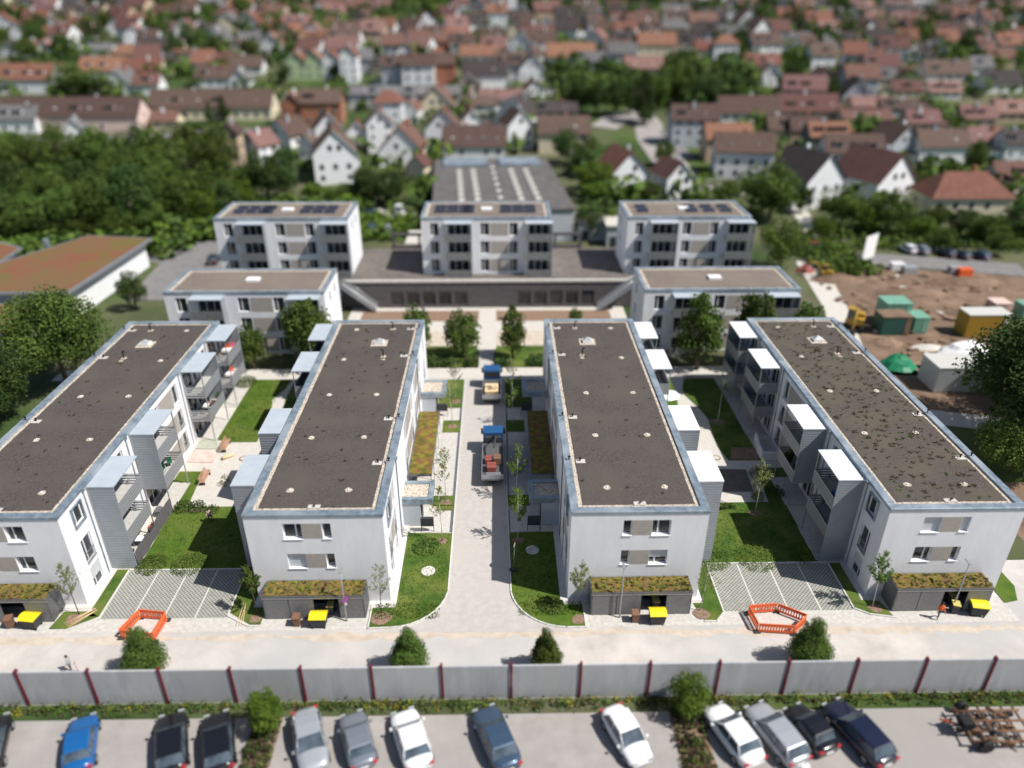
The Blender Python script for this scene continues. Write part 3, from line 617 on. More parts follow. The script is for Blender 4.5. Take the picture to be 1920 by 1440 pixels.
def bicycle(x, y, rz, label, c='dark', grp='bicycles under the shelters'):
    root = empty('bicycle', (x, y, 0.02), rz); tag(root, label, 'bicycle', grp)
    for wx in (-.52, .52):
        g = MB(); g.tube([(wx+.33*math.cos(2*math.pi*k/16), 0, .34+.33*math.sin(2*math.pi*k/16)) for k in range(17)], .018, 'dark', 5, False)
        for k in range(8): a = math.pi*k/4; g.tube([(wx, 0, .34), (wx+.32*math.cos(a), 0, .34+.32*math.sin(a))], .004, 'steel', 3)
        g.build('wheel', root)
    g = MB()
    for a, b in (((-.52, .34), (-.15, .34)), ((-.15, .34), (-.28, .85)), ((-.25, .75), (.35, .8)), ((-.15, .34), (.38, .70)), ((.35, .95), (.52, .34)), ((-.52, .34), (-.27, .78))):
        g.tube([(a[0], 0, a[1]), (b[0], 0, b[1])], .017, c, 5)
    g.build('frame', root)
    g = MB(); g.box(-.40, -.16, -.07, .07, .86, .91, 'dark'); g.build('saddle', root)
    g = MB(); g.tube([(.27, -.28, 1.0), (.33, 0, .99), (.27, .28, 1.0)], .014, 'dark', 5); g.build('handlebar', root)
for i in range(4):
    bicycle(-8.9+i*.5 if i < 3 else -7.3, 61.6+.15*(i % 2), R(85), ['dark bicycle nearest the wall under the sunlit shelter front end', 'second dark bicycle from the wall at the sunlit shelter end', 'third bicycle from the wall at the sunlit shelter end', 'outermost bicycle at the sunlit shelter front end'][i], ['anthracite', 'dark', 'blue', 'dark'][i])
for i in range(5):
    bicycle(3.5+i*.42, 61.75, R(88), ['bicycle nearest the lane at the shaded shelter front end', 'second bicycle from the lane at the shaded shelter end', 'middle bicycle of five at the shaded shelter end', 'fourth bicycle from the lane at the shaded shelter end', 'bicycle nearest the wall at the shaded shelter end'][i], ['dark', 'anthracite', 'red', 'dark', 'anthracite'][i])
bicycle(1.9, 67.9, R(20), 'lone bicycle parked on the paving between truck and shaded shelter', 'white', 'bicycles standing in the open')

# mailboxes
for x, y, lb in ((-7.05, 56.95, 'dark mailbox unit on legs beside the sunlit near porch'), (-7.0, 79.0, 'dark mailbox unit on legs beside the sunlit rear porch'), (3.25, 56.95, 'dark mailbox unit on legs beside the shaded near porch'), (3.3, 79.0, 'dark mailbox unit on legs beside the shaded rear porch')):
    root = empty('mailbox_unit', (x, y, 0)); tag(root, lb, 'mailbox unit', 'mailbox units beside the porches')
    g = MB(); g.box(-.62, .62, -.17, .17, .75, 1.65, 'anthracite')
    for k in range(3):
        for j in range(4): g.box(-.56+k*.38, -.22+k*.38, -.18, -.172, .8+j*.2, .96+j*.2, 'bin_body')
    g.build('box', root)
    for sx in (-.6, .6): g = MB(); g.box(sx-.03, sx+.03, -.03, .03, 0, .75, 'anthracite'); g.build('leg', root)

# ------------------------------------------------------------------ middle apartment blocks
def mid_block(x0, x1, y0, y1, z0, z1, floors, label, solar, base0=None):
    cx = (x0+x1)/2; root = empty('apartment_block', (cx, y0, z0)); tag(root, label, 'apartment building', 'short apartment blocks behind the garden')
    W = x1-x0; hw = W/2; D = y1-y0; Ht = z1-z0; fh = 3.02
    g = MB(); holes = []; zt = Ht-.9
    for k in range(floors):
        z = Ht-.75-fh*k; f = W/21.0
        for a, b in ((1.4, 2.8), (9.5, 11.0), (14.2, 15.6)): holes.append((a*f, b*f, z-2.15, z-.05, 'w'))
        for a in (4.0, 17.0 if W < 21.5 else 16.6):
            holes.append((a*f+.3, a*f+3.6, z-2.3, z-.1, 'd'))
    facade(g, (-hw, 0, 0), (1, 0, 0), (0, -1, 0), W, 0, Ht, holes, .25, 'render')
    facade(g, (hw, 0, 0), (0, 1, 0), (1, 0, 0), D, 0, Ht, [(3, 3.9, Ht-2.8, Ht-1.2), (6.2, 7.1, Ht-2.8, Ht-1.2)] if floors > 2 else [], .2, 'render')
    facade(g, (-hw, D, 0), (0, -1, 0), (-1, 0, 0), D, 0, Ht, [(3, 4, Ht-2.8, Ht-1.2), (3, 4, Ht-5.8, Ht-4.2)], .2, 'render')
    facade(g, (hw, D, 0), (-1, 0, 0), (0, 1, 0), W, 0, Ht, [], .2, 'render')
    g.box(hw-.24, hw-.21, 2.8, 7.3, Ht-3, Ht-1, 'glass'); g.box(-hw+.21, -hw+.24, D-4.2, D-2.8, Ht-6, Ht-1, 'glass')
    g.build('wall', root)
    for h in holes:
        window((-hw, 0, 0), (1, 0, 0), (0, -1, 0), h, root, .2, 'w', [.33, .66] if h[4] == 'd' else None, sill=False)
    for k in range(floors):
        z = Ht-.75-fh*k; f = W/21.0
        g = MB(); g.box(-hw+11.15*f, -hw+14.05*f, -.008, .01, z-2.15, z-.05, 'beige'); g.build('beige_panel', root)
    for a in (4.0, 17.0 if W < 21.5 else 16.6):
        f = W/21.0; xa, xb = -hw+a*f-.3, -hw+a*f+4.15
        g = MB(); g.box(xa, xb, -1.7, -.01, Ht-.55, Ht-.42, 'roof_sheet')
        for x in (xa+.06, xb-.06): g.box(x-.06, x+.06, -1.66, -1.54, 0, Ht-.56, 'steel')
        g.box(xb-.1, xb-.03, -1.5, -.02, 0, Ht-.6, 'panel_metal')
        t = g.build('balcony_tower', root)
        for k in range(1, floors+1):
            z = Ht-.75-fh*k+.55
            if z < 0: continue
            g = MB(); g.box(xa+.13, xb-.13, -1.5, -.02, z-.2, z, 'balcony_floor'); g.build('floor_slab', t)
            g = MB(); g.box(xa+.13, xb-.13, -1.64, -1.58, z-.25, z+1.05, 'rail_grey'); g.build('railing', t)
    g = MB(); c = .5
    for b in ((-hw-.06, hw+.06, -.06, c), (-hw-.06, hw+.06, D-c, D+.06)): g.box(*b, Ht-.25, Ht+.1, 'zinc')
    g.box(-hw-.06, -hw+c, c, D-c, Ht-.25, Ht+.097, 'zinc'); g.box(hw-c, hw+.06, c, D-c, Ht-.25, Ht+.097, 'zinc'); g.build('coping', root)
    g = MB(); g.box(-hw+c-.02, hw-c+.02, c-.02, D-c+.02, Ht-.2, Ht-.06, 'gravel'); g.box(-hw+1, hw-1, 1, D-1, Ht-.1, Ht-.03, 'roof_brown'); g.build('roof', root)
    g = MB(); g.box(-.9, .9, D/2-.7, D/2+.7, Ht-.04, Ht+.3, 'white'); g.build('skylight', root)
    if solar:
        for x in solar:
            for yy in (D*.38, D*.62):
                g = MB(); g.poly([(x-.9, yy-.8, Ht+.05), (x+.9, yy-.8, Ht+.05), (x+.9, yy+.6, Ht+.4), (x-.9, yy+.6, Ht+.4)], 'solar'); g.build('solar_panel', root)
    return root
sol = [-7.6, -5.6, -3.6, -1.9 - 1, 3.2, 5.2, 7.2]
mid_block(-45.4, -24.1, 117.4, 127.6, 0, 14.0, 3, 'tall pale block with solar panels, left of the terrace', sol)
mid_block(-12.4, 8.6, 117.4, 127.6, 4.6, 14.0, 3, 'pale block with solar panels standing centrally on the brown terrace', sol)
mid_block(20.9, 40.9, 117.4, 127.6, 0, 14.0, 3, 'tall pale block with solar panels, right of the terrace', [-7, 1.2, 4.0, 6.8])
mid_block(-46.3, -24.2, 97.0, 106.5, 0, 9.4, 3, 'lower pale block without solar panels, behind trees on the left', None)
mid_block(20.4, 42.3, 97.0, 106.5, 0, 9.4, 3, 'lower pale block without solar panels, behind trees on the right', None)
# podium building
root = empty('podium_building', (-1.8, 114, 0)); tag(root, 'long low dark-fronted building whose flat roof forms the brown terrace', 'building')
g = MB(); holes = [(-24+2.6*k+8.2, -24+2.6*k+10.3, .5, 2.9) for k in range(5)] + [(2.6*k+4.2+.8, 2.6*k+6.3+.8, .5, 2.9) for k in range(5)]
hs = [(h[0]+23.7, h[1]+23.7, h[2], h[3]) for h in holes]
facade(g, (-23.7, 0, 0), (1, 0, 0), (0, -1, 0), 47.4, 0, 4.5, hs, .3, 'facade_dark'); g.build('wall', root)
for h in hs: window((-23.7, 0, 0), (1, 0, 0), (0, -1, 0), h, root, .2, 'w', [.5], sill=False, frame_m='anthracite')
g = MB(); g.box(-23.7, 23.7, 0.5, 17.2, 4.3, 4.6, 'terrace'); g.build('terrace', root)
g = MB(); g.box(-23.8, 23.8, -.15, .48, 4.4, 4.75, 'slab'); g.build('roof_edge', root)
g = MB()
for x in (-12.6, 12.0):
    for k in range(3): g.box(x-4.7+k*4.6, x-4.3+k*4.6, 16.9, 17.3, 4.6, 7.0, 'facade_dark')
    g.box(x-5, x+5, 16.88, 17.32, 7.0, 7.5, 'facade_dark'); g.box(x-5, x+5, 16.95, 17.25, 4.6, 5.2, 'facade_dark')
g.build('frame', root)
for sx, x0 in ((1, -23.6), (-1, 23.6)):
    g = MB()
    for k in range(22):
        x = x0+sx*(.1+k*.25); z = 4.4-k*.2; g.box(x, x+sx*.26, -1.9, -.2, z-.25, z, 'slab')
    for y in (-2.0, -.2):
        g.tube([(x0, y, 5.5), (x0+sx*5.6, y, 1.1)], .05, 'steel', 6); g.poly([(x0, y-.01, 4.3), (x0+sx*5.6, y-.01, -.0), (x0+sx*5.6, y-.01, .9), (x0, y-.01, 5.3)], 'panel_metal')
    g.build('stairs', root)
patch('garden_paving', rect(-24, 20.5, 98, 114), 0.0, 'plaza')
for x0, x1 in ((-20, -3.2), (-.4, 16)):
    patch('garden_bed', rect(x0, x1, 99.2, 104.4), 0.02, 'sand'); patch('lawn', rect(x0, x1, 98.0, 99.1), 0.02, 'grass_dark'); patch('flower_bed', rect(x0-2, x1, 108.3, 112.6) if x0 < -5 else rect(x0, x1+2, 108.3, 112.6), 0.02, 'soil')
patch('garden_path', rect(-2.9, -.8, 92, 108), 0.03, 'plaza')
# steps at the end of the lane
g = MB()
for k in range(5): g.box(-2.85, -.75, 92.1+k*.9, 97.0, .01, .06+k*.09, 'slab')
tag(g.build('garden_steps'), 'grey garden steps between the two lawns behind the lane', 'steps')
# ------------------------------------------------------------------ hall with rooflights
root = empty('factory_hall', (0, 149, 0), R(3.6)); tag(root, 'large grey flat-roofed hall with four rows of white rooflights', 'hall')
g = MB(); g.box(-13, 15.5, 0, 50, 0, 6.6, 'w_grey'); g.build('wall', root)
g = MB(); g.box(-13.3, 15.8, -.3, 50.3, 6.6, 7.0, 'hall_roof'); ro = g.build('roof', root)
for x in (-7.2, -3.8, 5.4, 9.0):
    for k in range(7):
        g = MB(); y = 6+k*4.6; g.box(x-.6, x+.6, y, y+2.7, 7.0, 7.3, 'slab'); g.build('rooflight', root)
for k in range(6): g = MB(); g.box(.6, 1.5, 8+k*6, 9+k*6, 7.0, 7.4, 'white'); g.build('roof_vent', root)
for x0, x1 in ((-11, 0), (3, 13.5)): g = MB(); g.box(x0, x1, 41, 49.5, 7.01, 7.5, 'zinc'); g.build('raised_roof', root)
g = MB(); g.box(-13.4, -13.01, 4, 26, .5, 5, 'blue'); g.build('side_panel', root)
# low sheds right of the hall
def shed(x0, x1, y0, y1, h, wall, roof, label, z=0, name='shed'):
    rt = empty(name, (x0, y0, z)); tag(rt, label, name.replace('_', ' '))
    g = MB(); g.box(0, x1-x0, 0, y1-y0, 0, h, wall); g.build('wall', rt)
    g = MB(); g.box(-.3, x1-x0+.3, -.3, y1-y0+.3, h, h+.3, roof); g.build('roof', rt)
    g = MB(); g.box(.6, 2.2, -.05, .02, 0, 2.1, 'anthracite'); g.build('door', rt); return rt
shed(22, 34, 146, 152, 4.2, 'w_grey', 'plaza', 'pale flat-roofed shed right of the big hall')
shed(16.5, 22, 150, 156, 4.0, 'w_grey', 'asphalt', 'small grey annex touching the right side of the hall')
shed(-17.5, -13.2, 138, 146, 3.2, 'w_brick', 'plaza', 'small brick shed with pale roof left of the central block')

# ------------------------------------------------------------------ school with red planted roofs
def flat_poly(name, pts, z, h, label, wallm='w_white', inset=1.2, roofm='sedum_red'):
    cx = sum(p[0] for p in pts)/len(pts); cy = sum(p[1] for p in pts)/len(pts)
    rt = empty(name, (cx, cy, 0)); tag(rt, label, 'school building', 'low buildings with red planted roofs')
    L_ = [(p[0]-cx, p[1]-cy) for p in pts]
    def ins(d):
        o = []
        n = len(L_)
        for i in range(n):
            a, b, c = Vector(L_[i-1]), Vector(L_[i]), Vector(L_[(i+1) % n]); e1 = (b-a).normalized(); e2 = (c-b).normalized(); n1 = Vector((-e1.y, e1.x)); n2 = Vector((-e2.y, e2.x)); m_ = (n1+n2); m_ = m_/max(.3, m_.length_squared)*2
            o.append(tuple(b+m_*d))
        return o
    g = MB(); g.prism(ins(inset), 0, z-.4, wallm); g.build('wall', rt)
    g = MB(); g.prism(L_, z-.4, z, 'steel'); ro = g.build('roof', rt)
    g = MB(); g.prism(ins(.5), z-.1, z+.04, roofm); g.build('planting', ro)
    return rt
s1 = flat_poly('school_building', [(-66.0, 108.2), (-64.6, 136.4), (-77.3, 138.2), (-86, 120), (-95, 114), (-95, 108.0)], 5.2, .5, 'white low school with large red planted roof at the left')
for k in range(5):
    g = MB(); g.tube([(13.55, -2+k*2.6, 3.0), (12.3+1.38, -2+k*2.6, 3.0)], .35, 'glass', 12); g.build('round_window', s1)
g = MB(); g.box(-1, -.3, 10, 10.8, 5.2, 6.6, 'zinc'); g.build('chimney', s1)
flat_poly('school_building', [(-66.5, 94.5), (-69.5, 106.2), (-86, 106.8), (-86, 94.5)], 4.2, .4, 'white low wing with red planted roof, lower left edge')
flat_poly('school_building', [(-84.8, 121.5), (-86, 131.5), (-92, 135), (-104, 135), (-104, 121.5)], 5.0, .4, 'separate red planted roof at the far left edge')
patch('school_yard', [(-63, 118), (-46, 118), (-46, 152), (-60, 152), (-72, 140), (-64.5, 137)], 0.0, 'asphalt')
patch('school_path', [(-58, 92), (-52, 92), (-47.5, 108), (-50, 108)], 0.0, 'plaza')

# ------------------------------------------------------------------ broadleaf trees
def crown_mesh(name, seed, n_clump, n_leaf, leaf, rx, rz, m, conic=0.0, low=0.0):
    """unit crown roughly centred at 0, radius rx, half height rz"""
    q = random.Random(seed); v = []; f = []
    cl = []
    for i in range(n_clump):
        for _ in range(50):
            x, y, z = q.uniform(-1, 1), q.uniform(-1, 1), q.uniform(-1, 1); rr = math.sqrt(x*x+y*y+z*z)
            if rr > 1 or rr < .35: continue
            sc = 1-conic*(z+1)/2
            if math.hypot(x, y) > max(.08, sc): continue
            break
        cl.append((x*rx*.86, y*rx*.86, z*rz*.86, q.uniform(.20, .36)*rx*(1-conic*.4*(z+1)/2)))
    for cx, cy, cz_, cr in cl:
        for _ in range(n_leaf):
            d = Vector((q.gauss(0, 1), q.gauss(0, 1), q.gauss(0, 1)+.25)).normalized(); r = cr*q.uniform(.70, 1.06)
            p = Vector((cx, cy, cz_)) + d*r
            nrm = (d + Vector((q.gauss(0, .55), q.gauss(0, .55), q.gauss(0, .55)))).normalized(); a = nrm.orthogonal().normalized(); b = nrm.cross(a)
            t = q.uniform(0, 6.28); a, b = a*math.cos(t)+b*math.sin(t), b*math.cos(t)-a*math.sin(t); l = leaf*q.uniform(.6, 1.3)
            k = len(v); v += [tuple(p-a*l*.5), tuple(p+b*l*.32), tuple(p+a*l*.5), tuple(p-b*l*.32)]; f.append((k, k+1, k+2, k+3))
    me = bpy.data.meshes.new(name); me.from_pydata(v, [], f); me.materials.append(M[m]); me.update(); return me
def trunk_mesh(seed, h, r, spread, m='bark'):
    q = random.Random(seed); g = MB(); g.tube([(0, 0, 0), (q.uniform(-.1, .1), q.uniform(-.1, .1), h*.5), (0, 0, h)], [r, r*.75, r*.45], m, 8)
    for i in range(6):
        a = q.uniform(0, 6.28); z0 = h*q.uniform(.45, .9); e = Vector((math.cos(a)*spread, math.sin(a)*spread, h*q.uniform(1.05, 1.45)))
        g.tube([(0, 0, z0), (e.x*.5, e.y*.5, (z0+e.z)/2), tuple(e)], [r*.4, r*.25, r*.08], m, 5)
    o = g.build('trunk'); me = o.data; bpy.data.objects.remove(o); return me
CR = {}
TR = [trunk_mesh(k, 4.2, .22, 2.2) for k in range(3)]
for tone in ('mid', 'dark', 'bright'):
    CR[tone] = [crown_mesh('crown', 10*k+len(tone), 46, 105, .40, 4, 3.6, 'leaf_'+tone) for k in range(3)]
CR['fir'] = [crown_mesh('crown', 77+k, 60, 40, .45, 2.6, 5, 'leaf_dark', .95) for k in range(2)]
CR['far'] = [crown_mesh('crown', 177+k, 26, 26, .95, 4, 3.6, 'leaf_dark') for k in range(3)]
CR['farmid'] = [crown_mesh('crown', 277+k, 26, 26, .95, 4, 3.6, 'leaf_mid') for k in range(3)]
CR['big'] = [crown_mesh('crown', 377+k, 95, 210, .24, 4, 3.6, 'leaf_mid') for k in range(2)]
CR['bigdark'] = [crown_mesh('crown', 477+k, 95, 210, .24, 4, 3.6, 'leaf_dark') for k in range(2)]
CR['smallmid'] = [crown_mesh('crown', 577+k, 80, 55, .46, 4, 3.9, 'leaf_mid', .35) for k in range(2)]
ALLT = []
def tree(p, width, height, tone, rz=None):
    """p base; crown of given width; total height"""
    cr = CR[tone]; fir = tone == 'fir'; hw = 2.6 if fir else 4.0; hh = 5 if fir else 3.6
    root = empty('fir_tree' if fir else 'tree', p, rnd.uniform(0, 6.28) if rz is None else rz)
    sx = width/2/hw*1.02; trunk_share = .08 if fir else .16
    sz = height*(1-trunk_share)/2/hh/1.0
    c = bpy.data.objects.new('crown', rnd.choice(cr)); COL.objects.link(c); c.parent = root; c.scale = (sx, sx, sz); c.location = (0, 0, height*trunk_share+hh*sz)
    t = bpy.data.objects.new('trunk', rnd.choice(TR)); COL.objects.link(t); t.parent = root; k = height*.55/4.2; t.scale = (k, k, k)
    ALLT.append(root); return root
def tree_px(cx, yt, yb, wpx, tone):
    p = gp(cx, yb); D = depth(p); wm = wpx*D/FPX; d = ray(cx, yt); t = math.hypot(p.x, p.y+wm*.15)/math.hypot(d.x, d.y); h = CZ + d.z*t - p.z
    return tree(p, wm, max(h, wm*.6), tone)

# ------------------------------------------------------------------ town houses
HOUSES = []
def house(p, w_, D, he, hr, typ, wall, roof, rot=0.0, detail=1):
    root = empty('house', (p.x, p.y, p.z-.4), rot)
    hw = w_/2; g = MB(); he += .4; hr += .4
    if typ == 'G':
        prof = [(-hw, 0), (hw, 0), (hw, he), (0, hr), (-hw, he)]
        g.poly([(a, 0, z) for a, z in prof], wall); g.poly([(a, D, z) for a, z in reversed(prof)], wall)
        g.poly([(-hw, D, 0), (-hw, 0, 0), (-hw, 0, he), (-hw, D, he)], wall); g.poly([(hw, 0, 0), (hw, D, 0), (hw, D, he), (hw, 0, he)], wall)
    else:
        prof = [(0, 0), (D, 0), (D, he), (D/2, hr), (0, he)]
        if typ == 'H': prof = [(0, 0), (D, 0), (D, he), (0, he)]
        g.poly([(-hw, a, z) for a, z in reversed(prof)], wall); g.poly([(hw, a, z) for a, z in prof], wall)
        g.poly([(-hw, 0, 0), (hw, 0, 0), (hw, 0, he), (-hw, 0, he)], wall); g.poly([(hw, D, 0), (-hw, D, 0), (-hw, D, he), (hw, D, he)], wall)
    fl = max(1, int((he-.4)/2.6)); wins = []
    if typ == 'G':
        for k in range(fl):
            for x in ((-.28, .28) if w_ < 9 else (-.32, 0, .32)): wins.append((x*w_, .4+k*2.7+1.0, 'f'))
        if hr-he > 2.4: wins.append((-.09*w_ if w_ > 8 else 0, he+.5, 'f'))
        if hr-he > 2.4 and w_ > 8: wins.append((.12*w_, he+.5, 'f'))
        for k in range(fl):
            for y in (.25, .7): wins.append((y*D, .4+k*2.7+1.0, 's'))
    else:
        n = max(2, int(w_/3.2))
        for k in range(fl):
            for i in range(n): wins.append((-hw+(i+.5)*w_/n, .4+k*2.7+1.0, 'f'))
        for k in range(fl+(1 if typ == 'E' else 0)):
            for y in ((.3, .7) if k < fl else (.5,)): wins.append((y*D, .4+k*2.7+1.0, 's'))
    sd = 1 if p.x < 0 else -1
    if detail == 0:
        for x, z, s_ in wins:
            if s_ == 'f': g.box(x-.42, x+.42, -.04, .02, z+.1, z+1.2, 'glass_blue')
            else: g.box(sd*hw-.02*sd, sd*hw+.04*sd, x-.4, x+.4, z+.1, z+1.2, 'glass_blue')
    g.build('wall', root)
    if detail:
        for x, z, s_ in wins:
            if rnd.random() < .2: continue
            m_ = MB()
            if s_ == 'f': m_.box(x-.62, x+.62, -.05, -.01, z-.1, z+1.4, 'white_frame'); m_.box(x-.52, x+.52, -.07, -.052, z, z+1.3, 'glass')
            else:
                a = sd*hw; m_.box(a+sd*.01, a+sd*.05, x-.55, x+.55, z-.1, z+1.4, 'white_frame'); m_.box(a+sd*.052, a+sd*.07, x-.45, x+.45, z, z+1.3, 'glass')
            m_.build('window', root)
    g = MB(); o = .45; th = .22
    if typ == 'G':
        sl = (hr-he)/hw
        for s_ in (-1, 1):
            e = (s_*(hw+o), he-o*sl); t = (0, hr+.02)
            for y0, y1 in ((-o, D+o),):
                A = [(e[0], y0, e[1]), (t[0], y0, t[1]), (t[0], y1, t[1]), (e[0], y1, e[1])]; B = [(a, b, c+th) for a, b, c in A]
                g.poly(B if s_ < 0 else B[::-1], roof); g.poly(A, roof)
                for i in range(4): j = (i+1) % 4; g.poly([A[i], A[j], B[j], B[i]], roof if i in (1,) else 'w_white' if rnd.random() < .4 else roof)
    elif typ == 'E':
        sl = (hr-he)/(D/2)
        for s_ in (0, 1):
            ey = -o if s_ == 0 else D+o; A = [(-hw-o, ey, he-o*sl), (hw+o, ey, he-o*sl), (hw+o, D/2, hr+.02), (-hw-o, D/2, hr+.02)]; B = [(a, b, c+th) for a, b, c in A]
            g.poly(B if s_ == 0 else B[::-1], roof); g.poly(A, roof)
            for i in range(4): j = (i+1) % 4; g.poly([A[i], A[j], B[j], B[i]], roof)
    else:
        k = min(hw, D/2)*.8; A = [(-hw-o, -o, he), (hw+o, -o, he), (hw+o, D+o, he), (-hw-o, D+o, he)]; T = [(-hw+k, D/2, hr), (hw-k, D/2, hr)]
        g.poly([A[0], A[1], T[1], T[0]], roof); g.poly([A[2], A[3], T[0], T[1]], roof); g.poly([A[1], A[2], T[1]], roof); g.poly([A[3], A[0], T[0]], roof); g.poly(A, roof)
    ro = g.build('roof', root)
    if rnd.random() < .75 or detail:
        g = MB(); cx, cy = (rnd.uniform(-.2, .2)*w_, D*rnd.uniform(.35, .65)) if typ != 'G' else (hw*.25, D*rnd.uniform(.3, .7))
        g.box(cx-.35, cx+.35, cy-.35, cy+.35, he, hr+.9, rnd.choice(['w_brick', 'w_grey', 'w_white'])); g.build('chimney', ro)
    if detail and typ == 'E' and w_ > 9:
        for x in ((-.25, .22) if w_ < 16 else (-.35, -.1, .15, .38)):
            if rnd.random() < .7:
                g = MB(); yy = D*.16; zz = he+(hr-he)*.32+th; g.box(x*w_-.4, x*w_+.4, yy-.1, yy+.9, zz-.2, zz+.35, rnd.choice(['white', 'lens'])); g.build('roof_window', ro)
    if typ == 'E' and rnd.random() < .6:
        for x in ([rnd.uniform(-.3, .3)] if w_ < 11 else [-.28, .05, .3][:rnd.randint(1, 3)]):
            g = MB(); yy = D*.14; zz = he+(hr-he)*.28; ww = rnd.uniform(.9, 1.6); g.box(x*w_-ww, x*w_+ww, yy, D*.42, zz-.1, zz+1.35, wall); g.box(x*w_-ww+.2, x*w_+ww-.2, yy-.04, yy-.005, zz+.25, zz+1.15, 'glass_blue')
            g.box(x*w_-ww-.2, x*w_+ww+.2, yy-.3, D*.45, zz+1.352, zz+1.5, roof); g.build('dormer', ro)
    if typ != 'H' and rnd.random() < .45:
        g = MB(); sx = rnd.choice([-1, 1]); aw = rnd.uniform(2.5, 4.5); a0 = sx*hw; g.box(a0, a0+sx*aw, 1.2, D*.7, 0, 2.9, wall); g.box(a0+sx*.01, a0+sx*(aw+.3), .95, D*.7+.2, 2.9, 3.1, rnd.choice([roof, 'r_grey', 'r_dark'])); g.build('annex', root)
    HOUSES.append((root, wall, roof, typ, w_)); return root
def house_px(x0, x1, yt, yb, typ, wall, roof, rot=0, dd=None):
    cx = (x0+x1)/2; p = gp(cx, yb); zc = depth(p); w_ = (x1-x0)*zc/FPX; rr = R(rot)
    if rot: w_ *= .86
    D = dd or (w_*1.15 if typ == 'G' else min(10.5, max(7.5, w_*.62)))
    if typ == 'G': D = min(D, 14)
    dep = math.asin(-ray(cx, yb).z)
    hh = (yb-yt)*zc/FPX; hr = (hh/math.cos(dep)*1.0 - (0 if typ == 'G' else D*.5*math.sin(dep)))
    hr = max(4.8, min(hr*.9, 13)); slope = 1.0 if typ == 'G' else .88
    span = w_/2 if typ == 'G' else D/2
    he = max(2.6, hr - span*slope); 
    if yb-yt < 35: he = max(he, hr*.45)
    return house(p, w_, D, he, hr, typ, wall, roof, rr, 1 if (x1-x0) > 56 and yb > 120 else 0)
W_, C_, G_, Y_ = 'w_white', 'w_cream', 'w_grey', 'w_yellow'
